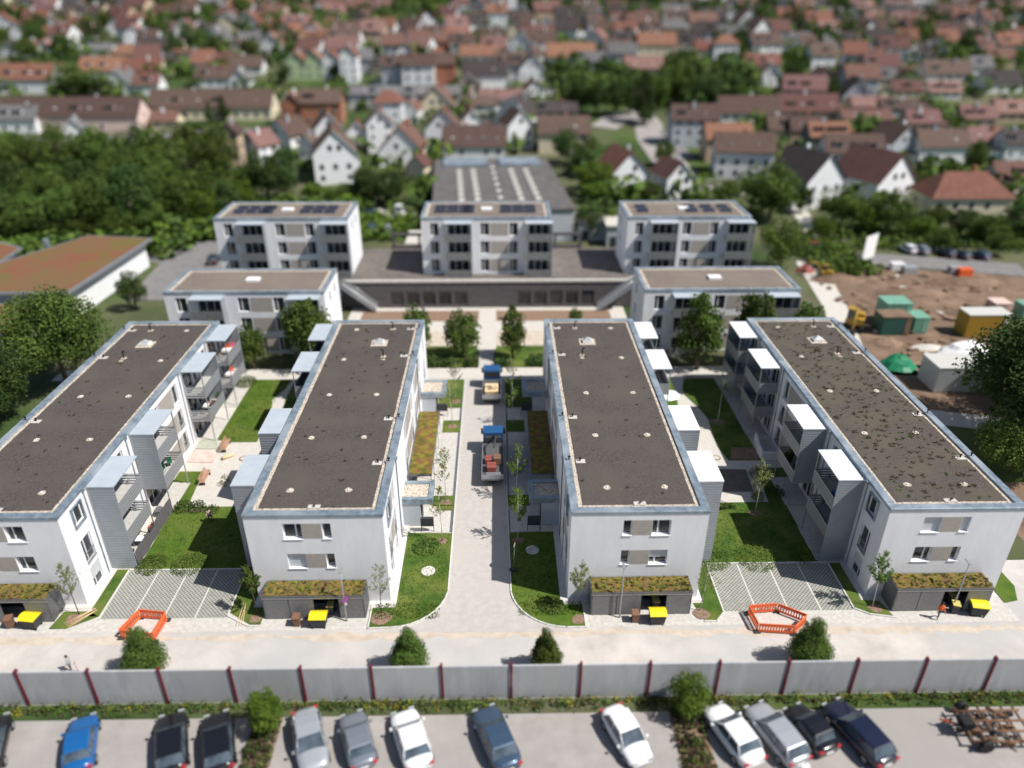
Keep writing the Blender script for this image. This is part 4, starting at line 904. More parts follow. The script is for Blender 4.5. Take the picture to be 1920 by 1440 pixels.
HL = [
 (7,262,180,247,'E','w_pink','r_brown'),(285,510,166,225,'E',C_,'r_brown'),(0,72,196,250,'E',W_,'r_grey'),(130,165,222,286,'G',W_,'r_grey',12),(150,225,207,243,'E',W_,'r_red'),(284,332,206,243,'E',C_,'r_red'),
 (425,456,228,328,'G','w_tan','r_brown'),(492,556,222,276,'G',W_,'r_brown',-25),(448,500,245,312,'G',W_,'r_pink',-30),(530,568,172,235,'G','w_brick','r_red'),(568,642,165,236,'E','w_brick','r_brown'),(588,678,236,345,'G',W_,'r_brown',12),(592,650,210,290,'G',W_,'r_brown',15),
 (0,100,118,176,'E',W_,'r_orange'),(100,128,122,156,'G',W_,'r_grey'),(197,250,130,178,'G',W_,'r_grey'),(254,300,136,179,'E',W_,'r_red'),(150,232,106,145,'E',W_,'r_orange'),(232,302,108,145,'E',C_,'r_orange'),(370,440,122,164,'E',W_,'r_brown'),(430,466,130,165,'G',W_,'r_grey'),
 (312,352,96,134,'E','w_slate','r_dark'),(325,400,92,130,'E',W_,'r_orange'),(400,440,98,128,'E',W_,'r_red'),(432,492,104,140,'E',W_,'r_brown'),(540,575,96,150,'G','w_green','r_orange'),(573,608,94,150,'G','w_green','r_orange'),(606,638,94,150,'G',W_,'r_orange'),
 (268,340,70,108,'E',C_,'r_dark'),(212,266,82,118,'H','w_cream','r_orange'),(38,70,75,108,'G',W_,'r_red'),(72,102,75,108,'G',W_,'r_pink'),(0,32,78,105,'G',W_,'r_dark'),(125,176,50,80,'E',W_,'r_brown'),(165,212,82,106,'E',W_,'r_grey'),(200,240,33,66,'G',W_,'r_red'),(245,282,35,66,'G',W_,'r_red'),(295,330,40,70,'E',W_,'r_brown'),(330,364,36,74,'G',W_,'r_red'),(374,412,44,80,'E',G_,'r_dark'),(410,445,24,66,'G',C_,'r_grey'),(448,486,20,62,'G',W_,'r_orange'),(450,510,54,82,'G',W_,'r_grey'),(525,562,54,84,'E',W_,'r_brown'),(566,612,44,82,'G',W_,'r_pink'),(612,640,50,86,'E',W_,'r_red'),
 (0,44,12,42,'E',W_,'r_orange'),(52,92,18,46,'E',W_,'r_dark'),(92,134,16,42,'E',C_,'r_brown'),(136,176,8,38,'E',W_,'r_dark'),(178,206,8,36,'E','w_slate','r_brown'),(262,286,0,26,'G',W_,'r_grey'),(334,372,0,20,'E',W_,'r_brown'),(388,430,0,26,'E',W_,'r_brown'),(440,480,0,18,'E',W_,'r_red'),(485,520,0,20,'E',W_,'r_brown'),(520,555,0,22,'E','w_pink','r_red'),
 (640,672,78,156,'G',W_,'r_orange'),(668,698,90,140,'E',G_,'r_grey'),(718,758,102,163,'E',G_,'r_brown'),(756,815,100,170,'E',W_,'r_brown'),(812,854,98,164,'E','w_brick','r_brown'),(864,934,84,118,'E',W_,'r_orange'),(868,948,112,166,'E',W_,'r_dark'),(974,1020,102,152,'G',W_,'r_dark'),(855,902,138,174,'G','w_pink','r_brown'),(655,862,166,192,'E','w_grey','r_grey'),
 (704,756,166,242,'H',W_,'r_orange'),(784,852,160,222,'G',C_,'r_red'),(688,742,205,286,'G',W_,'r_brown',10),(712,794,236,312,'G',W_,'r_red'),(798,862,205,272,'G',W_,'r_brown'),(920,1000,180,236,'G',W_,'r_dark',-20),(948,1006,205,280,'G',W_,'r_brown',18),(1010,1104,214,288,'E',C_,'r_brown'),(832,946,232,296,'E',W_,'r_brown'),(1136,1222,282,362,'G',W_,'r_orange',14),(1240,1302,300,374,'G',W_,'r_red',20),(762,800,290,346,'G',C_,'r_red',-15),(560,592,250,300,'G',W_,'r_brown',-12),(614,650,262,318,'G',W_,'r_red',14),(650,690,228,272,'G',W_,'r_brown',8),(746,786,186,232,'G',W_,'r_red',-14),(862,908,206,250,'G',W_,'r_brown',16),(868,930,178,212,'E',W_,'r_brown'),(1040,1078,240,285,'G',W_,'r_brown',-10),(985,1020,150,182,'G',W_,'r_red',12),(900,984,172,200,'E',W_,'r_pink'),(1000,1082,188,225,'E','w_grey','r_dark'),
 (1026,1116,80,118,'E',W_,'r_orange'),(1140,1192,80,130,'E',G_,'r_grey'),(1172,1242,104,148,'E','w_pink','r_pink'),(1196,1266,60,104,'E',C_,'r_orange'),(914,950,8,54,'E',W_,'r_orange'),(1004,1046,34,64,'G',W_,'r_brown'),(1054,1094,28,68,'E','w_yellow','r_dark'),(1102,1144,18,52,'G',G_,'r_grey'),(1148,1176,24,55,'E',W_,'r_pink'),(1178,1212,18,52,'E',W_,'r_brown'),(705,724,60,98,'G',C_,'r_red'),(735,762,68,104,'G',C_,'r_orange'),(766,800,55,92,'E',W_,'r_red'),(800,842,60,96,'E','w_brick','r_red'),(846,890,62,98,'E',G_,'r_brown'),(952,976,40,78,'G',C_,'r_grey'),(976,1004,48,84,'E',W_,'r_red'),(1088,1130,96,140,'E',G_,'r_grey'),(1206,1240,40,76,'E',W_,'r_brown'),
 (1350,1462,178,230,'E',W_,'r_brown'),(1458,1572,174,226,'E','w_tan','r_red'),(1258,1342,192,276,'E',G_,'r_brown'),(1322,1406,228,304,'E','w_tan','r_orange'),(1330,1452,244,336,'E',W_,'r_brown',-8),(1440,1482,215,262,'E',C_,'r_brown'),(1482,1546,216,266,'E','w_tan','r_brown'),(1516,1590,226,286,'E','w_slate','r_orange'),(1536,1658,248,322,'E',W_,'r_brown',-6),(1598,1668,180,214,'E','w_pink','r_pink'),(1580,1672,204,240,'E','w_pink','r_red'),(1674,1728,150,184,'E',C_,'r_red'),(1652,1742,184,218,'E','w_grey','r_brown'),(1656,1726,234,302,'G',G_,'r_brown',16),(1720,1812,240,308,'E',W_,'r_brown'),(1488,1592,285,388,'G',W_,'r_dark',24),(1614,1726,284,392,'G',W_,'r_red',24),(1736,1886,315,422,'H','w_cream','r_orange'),(1864,1930,300,366,'E','w_pink','r_red'),(1802,1866,196,240,'E','w_pink','r_pink'),(1866,1925,186,230,'E','w_tan','r_pink'),(1742,1800,152,186,'E',W_,'r_pink'),(1700,1760,204,250,'E','w_pink','r_pink'),(1816,1880,236,288,'E',G_,'r_pink'),(1880,1925,240,300,'E',W_,'r_dark'),
 (1338,1382,64,112,'H',W_,'r_orange'),(1304,1340,74,108,'E',C_,'r_orange'),(1394,1462,100,134,'E',W_,'r_orange'),(1420,1466,120,162,'G',W_,'r_pink'),(1525,1570,128,164,'G','w_tan','r_brown'),(1572,1618,124,162,'G',Y_,'r_dark'),(1624,1680,126,166,'E',C_,'r_grey'),(1688,1722,130,162,'G',W_,'r_red'),(1736,1820,112,152,'E',W_,'r_brown'),(1820,1858,105,140,'E',W_,'r_grey'),(1240,1290,10,42,'E',W_,'r_grey'),(1282,1318,8,36,'G',W_,'r_brown'),(1322,1356,6,36,'E',W_,'r_brown'),(1356,1384,0,36,'G',W_,'r_red'),(1444,1482,40,70,'E',W_,'r_brown'),(1534,1576,40,74,'E',W_,'r_pink'),(1576,1612,64,98,'E','w_tan','r_brown'),(1440,1476,68,100,'E',W_,'r_grey'),(1390,1424,44,74,'H','w_cream','r_orange'),(1655,1700,55,86,'E',W_,'r_dark'),(1700,1732,52,82,'E','w_white','r_orange'),(1726,1762,56,88,'E',W_,'r_brown'),(1806,1850,54,84,'E',W_,'r_grey'),(1850,1900,90,128,'E','w_tan','r_red'),(1480,1520,60,90,'E','w_grey','r_grey'),(1620,1656,90,122,'E',W_,'r_red'),(1876,1925,60,95,'E','w_pink','r_pink'),(1500,1530,0,24,'E',W_,'r_brown'),(1590,1636,0,30,'E',W_,'r_pink'),(1440,1470,0,22,'G',W_,'r_grey'),(1540,1572,0,24,'E',W_,'r_red'),(1660,1712,0,32,'E',W_,'r_pink'),(1720,1764,4,38,'E',W_,'r_grey'),(1840,1880,10,44,'E',W_,'r_pink'),(1740,1790,34,58,'E',W_,'r_brown'),
]
for h_ in HL: house_px(*h_)
# church tower
p = gp(960, 38); root = empty('church_tower', p); tag(root, 'slim white church tower on the hillside near the top centre', 'church tower')
g = MB(); g.box(-2.4, 2.4, 0, 4.8, -1, 15, 'w_white'); g.build('wall', root)
g = MB(); [g.poly([a, b, (0, 2.4, 24)], 'r_dark') for a, b in (((-2.6, -.2, 15), (2.6, -.2, 15)), ((2.6, -.2, 15), (2.6, 5, 15)), ((2.6, 5, 15), (-2.6, 5, 15)), ((-2.6, 5, 15), (-2.6, -.2, 15)))]; g.build('roof', root)
# fill the gaps of the hillside town
def free(p, r):
    for h in HOUSES:
        q = h[0].location
        if (q.x-p.x)**2 + (q.y-p.y)**2 < (r+h[4]*.55)**2: return False
    return True
q = random.Random(21); nf = 0
for _ in range(1500):
    if len(HOUSES) >= 299: break
    px, py = q.uniform(-10, 1930), q.choice([q.uniform(0, 60), q.uniform(0, 100), q.uniform(60, 215)])
    if py > 150 and (px < 1240 and not 560 < px < 1040): continue
    if (1040 < px < 1440 and 120 < py < 200) or (720 < px < 830 and py < 60) or (640 < px < 900 and 150 < py < 215): continue
    if (px < 560 and py > 100) or (1100 < px < 1340 and py > 195): continue
    if 970 < px < 1300 and py < 34 and q.random() < .8: continue
    p = gp(px, py)
    if not free(p, 5.0): continue
    w_ = q.uniform(8.5, 14); typ = q.choice('GEEEEH' if q.random() < .4 else 'GEE'); D = 10 if typ != 'G' else q.uniform(9, 12); he = q.choice([3.2, 5.4, 6]); hr = he+(w_/2 if typ == 'G' else D/2)*.8
    house(p, w_ if typ != 'G' else q.uniform(8, 10.5), D, he, hr, typ, q.choice(['w_white']*6+['w_cream', 'w_grey', 'w_pink', 'w_tan']), q.choice(['r_red', 'r_brown', 'r_brown', 'r_orange', 'r_brown', 'r_dark', 'r_pink', 'r_grey', 'r_red']), R(q.uniform(-22, 22)), 0)
NH = len(HOUSES); far_v = MB(); q = random.Random(31)
for _ in range(2600):
    px, py = q.uniform(-10, 1930), q.choice([q.uniform(-4, 40), q.uniform(-4, 100), q.uniform(60, 130)])
    if (970 < px < 1240 and py < 34) or (735 < px < 835 and py < 60) or (1040 < px < 1440 and py > 110) or (px < 230 and py > 98): continue
    p = gp(px, py)
    if not free(p, 3.6): continue
    typ = q.choice('GEE'); w_ = q.uniform(8, 12); D = 9.5; he = q.choice([3, 4.5, 5.2]); hr = he+4.2
    o = house(p, w_, D, he, hr, typ, q.choice(['w_white']*5+['w_cream', 'w_grey']), q.choice(['r_red', 'r_brown', 'r_brown', 'r_orange', 'r_dark', 'r_pink']), R(q.uniform(-25, 25)), 0)
    mw = Matrix.Translation(o.location) @ Matrix.Rotation(o.rotation_euler.z, 4, 'Z')
    for c in [x for x in o.children_recursive]:
        b = len(far_v.v); far_v.v += [tuple(mw @ v.co) for v in c.data.vertices]
        for pl in c.data.polygons: far_v.f.append(tuple(b+i for i in pl.vertices)); far_v.m.append(far_v.mi(c.data.materials[pl.material_index].name)); far_v.sm.append(False)
    for c in list(o.children_recursive): bpy.data.objects.remove(c)
    bpy.data.objects.remove(o); HOUSES[-1] = (type('P', (), {'location': p.copy()})(), '', '', typ, w_)
    if len(HOUSES) > NH+110: break
tag(far_v.build('distant_houses'), kind='stuff')
ALLH = HOUSES; HOUSES = ALLH[:NH]
# labels for houses: rows by picture height, ordered left to right
CW = dict(w_white='white', w_cream='cream', w_grey='grey', w_green='pale green', w_pink='pinkish', w_yellow='ochre yellow', w_brick='brick red', w_slate='slate grey', w_tan='tan')
CRF = dict(r_orange='orange', r_red='dark red', r_brown='brown', r_dark='dark', r_grey='grey', r_pink='faded pink')
def nth(i):
    t = ['first', 'second', 'third', 'fourth', 'fifth', 'sixth', 'seventh', 'eighth', 'ninth', 'tenth', 'eleventh', 'twelfth', 'thirteenth', 'fourteenth', 'fifteenth', 'sixteenth', 'seventeenth', 'eighteenth', 'nineteenth']
    if i < 19: return t[i]
    tens = {2: 'twenty', 3: 'thirty', 4: 'forty', 5: 'fifty'}[(i+1)//10]; u = (i+1) % 10
    return tens+'-'+t[u-1] if u else {20: 'twentieth', 30: 'thirtieth', 40: 'fortieth', 50: 'fiftieth'}[i+1]
rows = [(-99, 25, 'topmost hillside row'), (25, 50, 'second hillside row from top'), (50, 78, 'third hillside row from top'), (78, 104, 'fourth hillside row from top'), (104, 134, 'fifth town row from top'), (134, 168, 'sixth town row from top'), (168, 214, 'middle row of town'), (214, 262, 'fourth nearest row of town'), (262, 300, 'third nearest row of town'), (300, 340, 'second nearest row of town'), (340, 999, 'nearest row of town')]
for a, b, rn in rows:
    hs = sorted([h for h in HOUSES if a <= px_of(h[0].location)[1] < b], key=lambda h: px_of(h[0].location)[0])
    for i, h in enumerate(hs):
        ty = {'G': 'gabled', 'E': 'pitched-roof', 'H': 'hip-roofed'}[h[3]]
        tag(h[0], f"{CW[h[1]]} {ty} house, {CRF[h[2]]} tiles, {nth(i)} from left, {rn}", 'house', 'houses of the hillside town')
# ------------------------------------------------------------------ town roads
def ribbon(name, pts, w_, m):
    P = [gp(*p_) for p_ in pts]; L_ = []
    for a, b in zip(P, P[1:]):
        n = max(2, int((b-a).length/6))
        for k in range(n): L_.append(a.lerp(b, k/n))
    L_.append(P[-1]); v = []
    for i, p in enumerate(L_):
        d = (L_[min(i+1, len(L_)-1)]-L_[max(i-1, 0)]); d.z = 0; d.normalize(); n_ = Vector((-d.y, d.x, 0))
        for s_ in (-1, 1):
            c = p+n_*w_/2*s_; v.append((c.x, c.y, terr(c.x, c.y)+.12))
    f = [(2*i, 2*i+1, 2*i+3, 2*i+2) for i in range(len(L_)-1)]
    me = bpy.data.meshes.new(name); me.from_pydata(v, [], f); me.materials.append(M[m]); o = bpy.data.objects.new(name, me); COL.objects.link(o); tag(o, kind='structure')
ribbon('town_road', [(1130, 240), (1165, 218), (1200, 214), (1215, 232), (1222, 262), (1250, 300), (1290, 335), (1340, 352), (1400, 362)], 9, 'carpark')
ribbon('town_road', [(1215, 232), (1255, 262), (1290, 300)], 5, 'asphalt')
ribbon('town_road', [(1505, 478), (1600, 486), (1720, 492), (1920, 508)], 7.5, 'asphalt')
ribbon('town_road', [(1510, 462), (1530, 440), (1500, 400), (1440, 370)], 4, 'plaza')
ribbon('town_road', [(655, 200), (760, 200), (900, 205), (1040, 190), (1100, 178)], 6, 'asphalt')
ribbon('town_road', [(0, 262), (260, 258), (420, 245), (560, 250)], 5, 'asphalt')
ribbon('town_road', [(675, 400), (720, 397), (770, 408), (790, 420)], 4, 'plaza')

# ------------------------------------------------------------------ trees
TL = [ # wood at the left
 (15,238,330,95,'mid'),(70,250,345,90,'mid'),(125,232,350,85,'mid'),(40,290,395,100,'dark'),(110,300,400,95,'mid'),(175,240,345,80,'mid'),(215,235,350,90,'mid'),(265,232,350,85,'dark'),(320,238,360,90,'mid'),(372,218,330,100,'mid'),(412,232,350,80,'mid'),
 (0,330,432,90,'dark'),(70,350,438,85,'mid'),(135,340,440,90,'mid'),(195,320,440,95,'mid'),(255,300,435,90,'dark'),(300,310,420,85,'mid'),(345,300,410,80,'mid'),(395,300,400,70,'mid'),(170,290,390,80,'dark'),(235,270,380,80,'mid'),(290,270,375,75,'mid'),
 (35,385,445,70,'mid'),(105,390,446,60,'dark'),(165,395,446,60,'mid'),(225,385,444,70,'mid'),(285,370,436,60,'mid'),(430,335,415,60,'dark'),(388,345,424,56,'bright'),
 (505,282,385,72,'dark'),(540,270,378,60,'dark'),(470,300,372,60,'mid'),(455,330,400,60,'bright'),
 (150,140,178,90,'mid'),(185,145,180,60,'dark'),(533,120,158,34,'dark'),(628,118,150,26,'dark'),(395,182,232,22,'fir'),(422,170,228,28,'fir'),(140,160,185,40,'dark'),
 (690,312,382,60,'dark'),(735,318,384,64,'dark'),(800,322,380,56,'mid'),(655,338,380,50,'mid'),(590,338,378,44,'bright'),(622,350,382,36,'mid'),
 (1062,240,308,56,'dark'),(1098,255,318,54,'mid'),(1112,296,362,76,'bright'),(1150,268,312,60,'mid'),(1120,335,378,60,'bright'),(1090,275,330,50,'dark'),(1222,338,380,48,'mid'),(1185,352,382,40,'mid'),
 (1103,386,446,66,'dark'),(1442,300,412,110,'mid'),(1460,405,505,90,'mid'),(1356,335,380,56,'mid'),(1500,345,400,40,'dark'),
 (1575,345,425,90,'mid'),(1660,350,438,92,'mid'),(1620,380,440,50,'bright'),(1540,402,450,44,'bright'),(1720,400,448,50,'bright'),(1755,380,430,60,'mid'),(1800,388,440,56,'dark'),(1845,395,455,70,'mid'),(1900,378,450,80,'dark'),(1870,430,480,50,'mid'),(1760,420,470,46,'mid'),(1725,320,360,50,'mid'),
 (1242,260,312,44,'mid'),(1290,160,200,40,'mid'),(1590,280,330,30,'mid'),(1500,268,310,44,'mid'),(1555,145,190,30,'dark'),(1818,260,330,40,'mid'),
 # around the gardens
 (585,545,690,100,'smallmid'),(478,600,692,62,'smallmid'),(405,598,685,50,'smallmid'),(1306,550,692,96,'smallmid'),(1402,546,688,88,'smallmid'),(1500,552,690,76,'smallmid'),(868,574,672,76,'smallmid'),(962,584,674,56,'smallmid'),(784,562,668,60,'smallmid'),(1078,575,612,30,'smallmid'),(960,570,600,20,'smallmid'),
 (257,505,582,50,'dark'),(480,515,560,44,'mid'),
 # dark town trees
 (1060,148,212,40,'fir'),(1085,150,214,44,'dark'),(1118,146,216,46,'dark'),(1150,150,218,44,'dark'),(1180,148,215,44,'dark'),(1205,135,232,44,'dark'),(1230,130,205,50,'mid'),(1262,112,196,70,'mid'),(1130,104,152,38,'dark'),(1300,140,200,46,'dark'),(1335,140,196,50,'dark'),(1370,140,190,50,'dark'),(1408,142,182,44,'dark'),(1400,190,215,30,'dark'),(1485,112,178,42,'dark'),(1480,150,190,30,'dark'),
 (1268,100,150,50,'mid'),(1210,190,235,40,'dark'),
]
TREE_N = {}
tree_rec = []
for t in TL:
    o = tree_px(*t) if t[4] not in ('big', 'bigdark') else None
    tree_rec.append(o)
# the three big trees that flank the blocks
bt0 = [tree((-61.5, 69.5, 0), 9, 8.5, 'big')]
for o, l in zip(bt0, ('green tree at the left edge, lowest of the left tree group',)): tag(o, l, 'tree')
bt = [tree((-56.3, 86.5, 0), 12.2, 13.6, 'big'), tree((-60.5, 78, 0), 9.5, 9.8, 'bigdark'), tree((60.8, 71.5, 0), 17, 15.5, 'bigdark'), tree((69, 79, 0), 12, 12.5, 'bigdark'), tree((55.5, 66, 0), 8, 6, 'big')]
for o, l in zip(bt, ('large rounded green tree left of the leftmost long block', 'broad green tree at the left edge, half hidden behind another', 'huge dark tree filling the right edge beside the weedy-roofed block', 'dark tall tree behind the huge one at the right edge', 'low bright bush-like tree under the huge dark tree at right')): tag(o, l, 'tree')
# fill: trees between the houses
q = random.Random(5); cand = []
def free_t(p, r):
    for h in ALLH:
        c = h[0].location
        if (c.x-p.x)**2+(c.y+3.5-p.y)**2 < (r+h[4]*.38)**2: return False
    return True
zones = [(-10, 1930, 0, 60, 70), (740, 830, 0, 62, 16), (970, 1240, 0, 32, 34), (0, 640, 40, 115, 26), (1280, 1930, 25, 110, 50), (640, 1280, 50, 130, 12), (1280, 1930, 110, 330, 26), (560, 1100, 200, 300, 14), (0, 420, 0, 40, 12)]
for x0, x1, y0, y1, n in zones:
    k = 0
    for _ in range(n*12):
        if k >= n or len(ALLT) > 288: break
        px, py = q.uniform(x0, x1), q.uniform(y0, y1); p = gp(px, py)
        if not free_t(p, 2.6) or (1105 < px < 1345 and 200 < py < 350): continue
        if any((o.location.x-p.x)**2+(o.location.y-p.y)**2 < 16 for o in ALLT): continue
        k += 1; wm = q.uniform(6, 11); tree(p, wm, wm*q.uniform(.9, 1.3), q.choice(['far', 'far', 'farmid', 'farmid', 'mid', 'dark'] if q.random() < .9 else ['fir']))
rowsT = [(-99, 18, 'at the hilltop edge'), (18, 40, 'high on the hillside'), (40, 64, 'upper hillside gardens'), (64, 100, 'lower hillside gardens'), (100, 160, 'upper town'), (160, 222, 'middle town'), (222, 320, 'near town'), (320, 372, 'behind the middle blocks'), (372, 410, 'level with the solar roofs'), (410, 446, 'at the foot of the wood'), (446, 560, 'beside the middle blocks'), (560, 720, 'garden rows behind the long blocks')]
for a, b, rn in rowsT:
    ts = sorted([o for o in ALLT if not o.get('label') and a <= px_of(o.location)[1] < b], key=lambda o: px_of(o.location)[0])
    for i, o in enumerate(ts):
        mn = o.children[0].data.materials[0].name if o.children[0].name.startswith('crown') else o.children[1].data.materials[0].name
        tone = {'leaf_dark': 'dark green', 'leaf_mid': 'mid green', 'leaf_bright': 'bright green'}[mn]
        ty = 'conifer' if o.name.startswith('fir') else 'leafy tree'
        tag(o, f"{tone} {ty}, {nth(i)} tree from left, {rn}", 'tree', 'trees of the town and gardens')
# undergrowth in gaps of the wood
def town_green():
    q = random.Random(77); g = MB(); k = 0
    while k < 3000:
        k += 1; px, py = q.uniform(-20, 1940), q.choice([q.uniform(0, 60), q.uniform(0, 130), q.uniform(60, 400)])
        if py > 215 and px < 620 and q.random() < .7: continue
        if py > 290 and 820 < px < 1100: continue
        wood = k > 2200
        if wood:
            z_ = q.choice([(0, 260, -4, 22), (725, 835, -4, 60), (725, 835, -4, 60), (960, 1260, -4, 38), (960, 1260, -4, 38), (1290, 1560, 25, 75), (1600, 1930, 60, 110), (480, 620, 40, 100), (600, 740, 10, 60), (1050, 1440, 130, 200), (250, 560, 0, 60)]); px, py = q.uniform(z_[0], z_[1]), q.uniform(z_[2], z_[3])
        if 1105 < px < 1345 and 200 < py < 350: continue
        p = gp(px, py)
        if p.y < 152 or not free_t(p, .6): continue
        h = q.uniform(4, 8.5) if wood else q.choice([q.uniform(1.0, 3.0), q.uniform(2.5, 6.5)]); m_ = q.choice(['leaf_dark', 'leaf_dark', 'leaf_mid'] if wood else ['leaf_mid', 'leaf_mid', 'leaf_dark', 'leaf_dark', 'leaf_bright'])
        for _k in range(34):
            d = Vector((q.gauss(0, 1), q.gauss(0, 1), q.gauss(0, .8))).normalized(); c = Vector((p.x, p.y, p.z+h*.5)) + Vector((d.x*h*.75, d.y*h*.75, d.z*h*.5)); l = q.uniform(.13, .24)*(h+1.6)
            n_ = (d+Vector((q.gauss(0, .5), q.gauss(0, .5), q.gauss(0, .5)+.3))).normalized(); a = n_.orthogonal().normalized()*l; b = n_.cross(a)*.7; g.poly([c-a, c-b, c+a, c+b], m_)
    tag(g.build('undergrowth'), kind='stuff')
def tuft_stuff(name, area, n, hmin, hmax, mats_, lw=.25, label=None, cat=None, seed=3, zf=None):
    """leafy ground cover scattered in polygons given as rects"""
    q = random.Random(seed); g = MB()
    for _ in range(n):
        x0, x1, y0, y1 = q.choice(area); x, y = q.uniform(x0, x1), q.uniform(y0, y1); h = q.uniform(hmin, hmax); z0 = zf if zf is not None else terr(x, y)-.05; m_ = q.choice(mats_)
        for _k in range(9):
            a, b = q.uniform(0, 6.28), q.uniform(0, 6.28); rr = q.uniform(0, h*.7); cx, cy, cz_ = x+math.cos(a)*rr, y+math.sin(a)*rr, z0+q.uniform(.1, 1)*h
            d1 = Vector((math.cos(b), math.sin(b), q.uniform(-.5, .5)))*lw; d2 = Vector((-math.sin(b)*.6, math.cos(b)*.6, q.uniform(.2, .9)))*lw*.7
            c = Vector((cx, cy, cz_)); g.poly([c-d1, c+d2, c+d1, c-d2], m_)
    o = g.build(name); tag(o, label, cat, None, 'stuff'); return o
town_green()
tuft_stuff('undergrowth', [(-66, -30, 150, 175), (-100, -62, 140, 190), (-140, -60, 150, 210)], 1500, 1.2, 3.5, ['leaf_mid', 'leaf_dark', 'leaf_bright'], .9, seed=4)
tuft_stuff('undergrowth', [(63, 112, 143, 156), (60, 70, 128, 150), (104, 130, 140, 160)], 1300, .6, 2.0, ['leaf_mid', 'leaf_bright', 'leaf_mid', 'leaf_dark'], .45, seed=5)
tuft_stuff('undergrowth', [(-30, -12, 150, 165), (20, 60, 158, 200)], 500, .6, 2.2, ['leaf_mid', 'leaf_bright'], .6, seed=6)
# hedges beside the garden steps
for x0, x1, y0, y1, lb in ((-12.2, -6.4, 91.9, 94.0, 'dark clipped hedge on the lawn behind the left porch side'), (-4.9, -3.0, 91.9, 94.2, 'small dark hedge just left of the garden steps'), (-.6, 1.6, 91.9, 94.2, 'small dark hedge just right of the garden steps'), (4.2, 8.2, 91.9, 94.4, 'dark clipped hedge on the lawn behind the right block corner')):
    g = MB(); q = random.Random(int(x0*10)); 
    for _ in range(int((x1-x0)*(y1-y0)*90)):
        a = Vector((q.uniform(x0, x1), q.uniform(y0, y1), q.uniform(0.05, 1.15))); u = Vector((q.gauss(0, 1), q.gauss(0, 1), q.gauss(0, 1))).normalized()*.17; v = u.orthogonal().normalized()*.12; g.poly([a-u, a-v, a+u, a+v], 'leaf_dark')
    tag(g.build('hedge'), lb, 'hedge')

# ------------------------------------------------------------------ young trees
def young_mesh(seed, h, dens, leafm, barkm, wide=1.0, leaf=.10):
    q = random.Random(seed); g = MB(); l = MB(); lean = q.uniform(-.05, .05)
    top = Vector((lean*h, q.uniform(-.03, .03)*h, h)); g.tube([(0, 0, 0), (top.x*.4, top.y*.4, h*.4), tuple(top)], [.045, .032, .006], barkm, 6)
    for i in range(26):
        t = q.uniform(.36, .97); b = Vector((top.x*t, top.y*t, h*t)); a = q.uniform(0, 6.28); ln = h*.30*wide*(1.08-t)+.18; e = b+Vector((math.cos(a)*ln*.62, math.sin(a)*ln*.62, ln*.9))
        g.tube([tuple(b), tuple(b.lerp(e, .5)+Vector((0, 0, -.04))), tuple(e)], [.013, .009, .004], 'bark', 4, False)
        for k in range(int(dens*ln*1.4)+2):
            c = b.lerp(e, q.uniform(.25, 1.05))+Vector((q.gauss(0, .07), q.gauss(0, .07), q.gauss(0, .07))); u = Vector((q.gauss(0, 1), q.gauss(0, 1), q.gauss(0, 1))).normalized()*leaf*q.uniform(.6, 1.2); v = u.orthogonal().normalized()*leaf*.5
            l.poly([c-u, c-v, c+u, c+v], leafm)
    return g, l
YT = [(-35.48, 46.57, 4.6, 13, 'leaf_pale', 'bark', 'young pale-leaved tree at the corner of the far left block'), (-20.5, 46.4, 4.3, 34, 'leaf_mid', 'bark', 'dense young tree left of the bin store with yellow flowers'), (-10.1, 46.3, 4.6, 5, 'leaf_pale', 'bark', 'nearly bare young tree on bark mulch right of the yellow-flowered bin store'), (6.55, 46.25, 4.5, 15, 'leaf_pale', 'bark', 'young pale tree left of the brown-roofed bin store'), (16.87, 46.15, 4.6, 6, 'leaf_pale', 'pale_bark', 'sparse white-stemmed tree right of the brown-roofed bin store'), (31.7, 46.3, 4.9, 30, 'leaf_mid', 'pale_bark', 'leafy white-stemmed young tree before the weedy-roofed block corner'),
 (-5.62, 82.41, 5.2, 8, 'leaf_mid', 'pale_bark', 'white-stemmed young tree on the rear lawn left of the lane'), (-5.62, 76.39, 5.2, 5, 'leaf_pale', 'pale_bark', 'white-stemmed young tree on the small lawn patch left of the lane'), (-5.55, 61.36, 5.6, 10, 'leaf_pale', 'pale_bark', 'white-stemmed young tree beside the sunlit shelter front, left of lane'), (-5.51, 55.45, 5.2, 8, 'leaf_pale', 'pale_bark', 'white-stemmed young tree on the front lawn left of the lane'),
 (1.54, 82.13, 5.2, 14, 'leaf_pale', 'pale_bark', 'white-stemmed young tree on the rear lawn right of the lane'), (1.54, 76.57, 4.9, 8, 'leaf_mid', 'pale_bark', 'white-stemmed young tree on the small lawn patch right of the lane'), (1.6, 62.0, 5.6, 14, 'leaf_bright', 'pale_bark', 'white-stemmed young tree beside the shaded shelter, right of lane'), (1.67, 55.37, 5.2, 22, 'leaf_bright', 'pale_bark', 'white-stemmed leafy young tree on the shaded front lawn'),
 (25.6, 59.2, 5.4, 20, 'leaf_pale', 'pale_bark', 'white-stemmed young tree on the right courtyard lawn by the sand surface'), (26.54, 76.98, 5.0, 5, 'leaf_mid', 'pale_bark', 'thin white-stemmed tree in the shaded right courtyard lawn')]
for i, (x, y, h, dn, lm, bm, lb) in enumerate(YT):
    root = empty('young_tree', (x, y, .04)); tag(root, lb, 'tree', 'young trees planted between the long blocks')
    g, l = young_mesh(50+i, h*1.17, dn*.9, lm, bm, 1.25); g.build('trunk', root); l.build('crown', root)
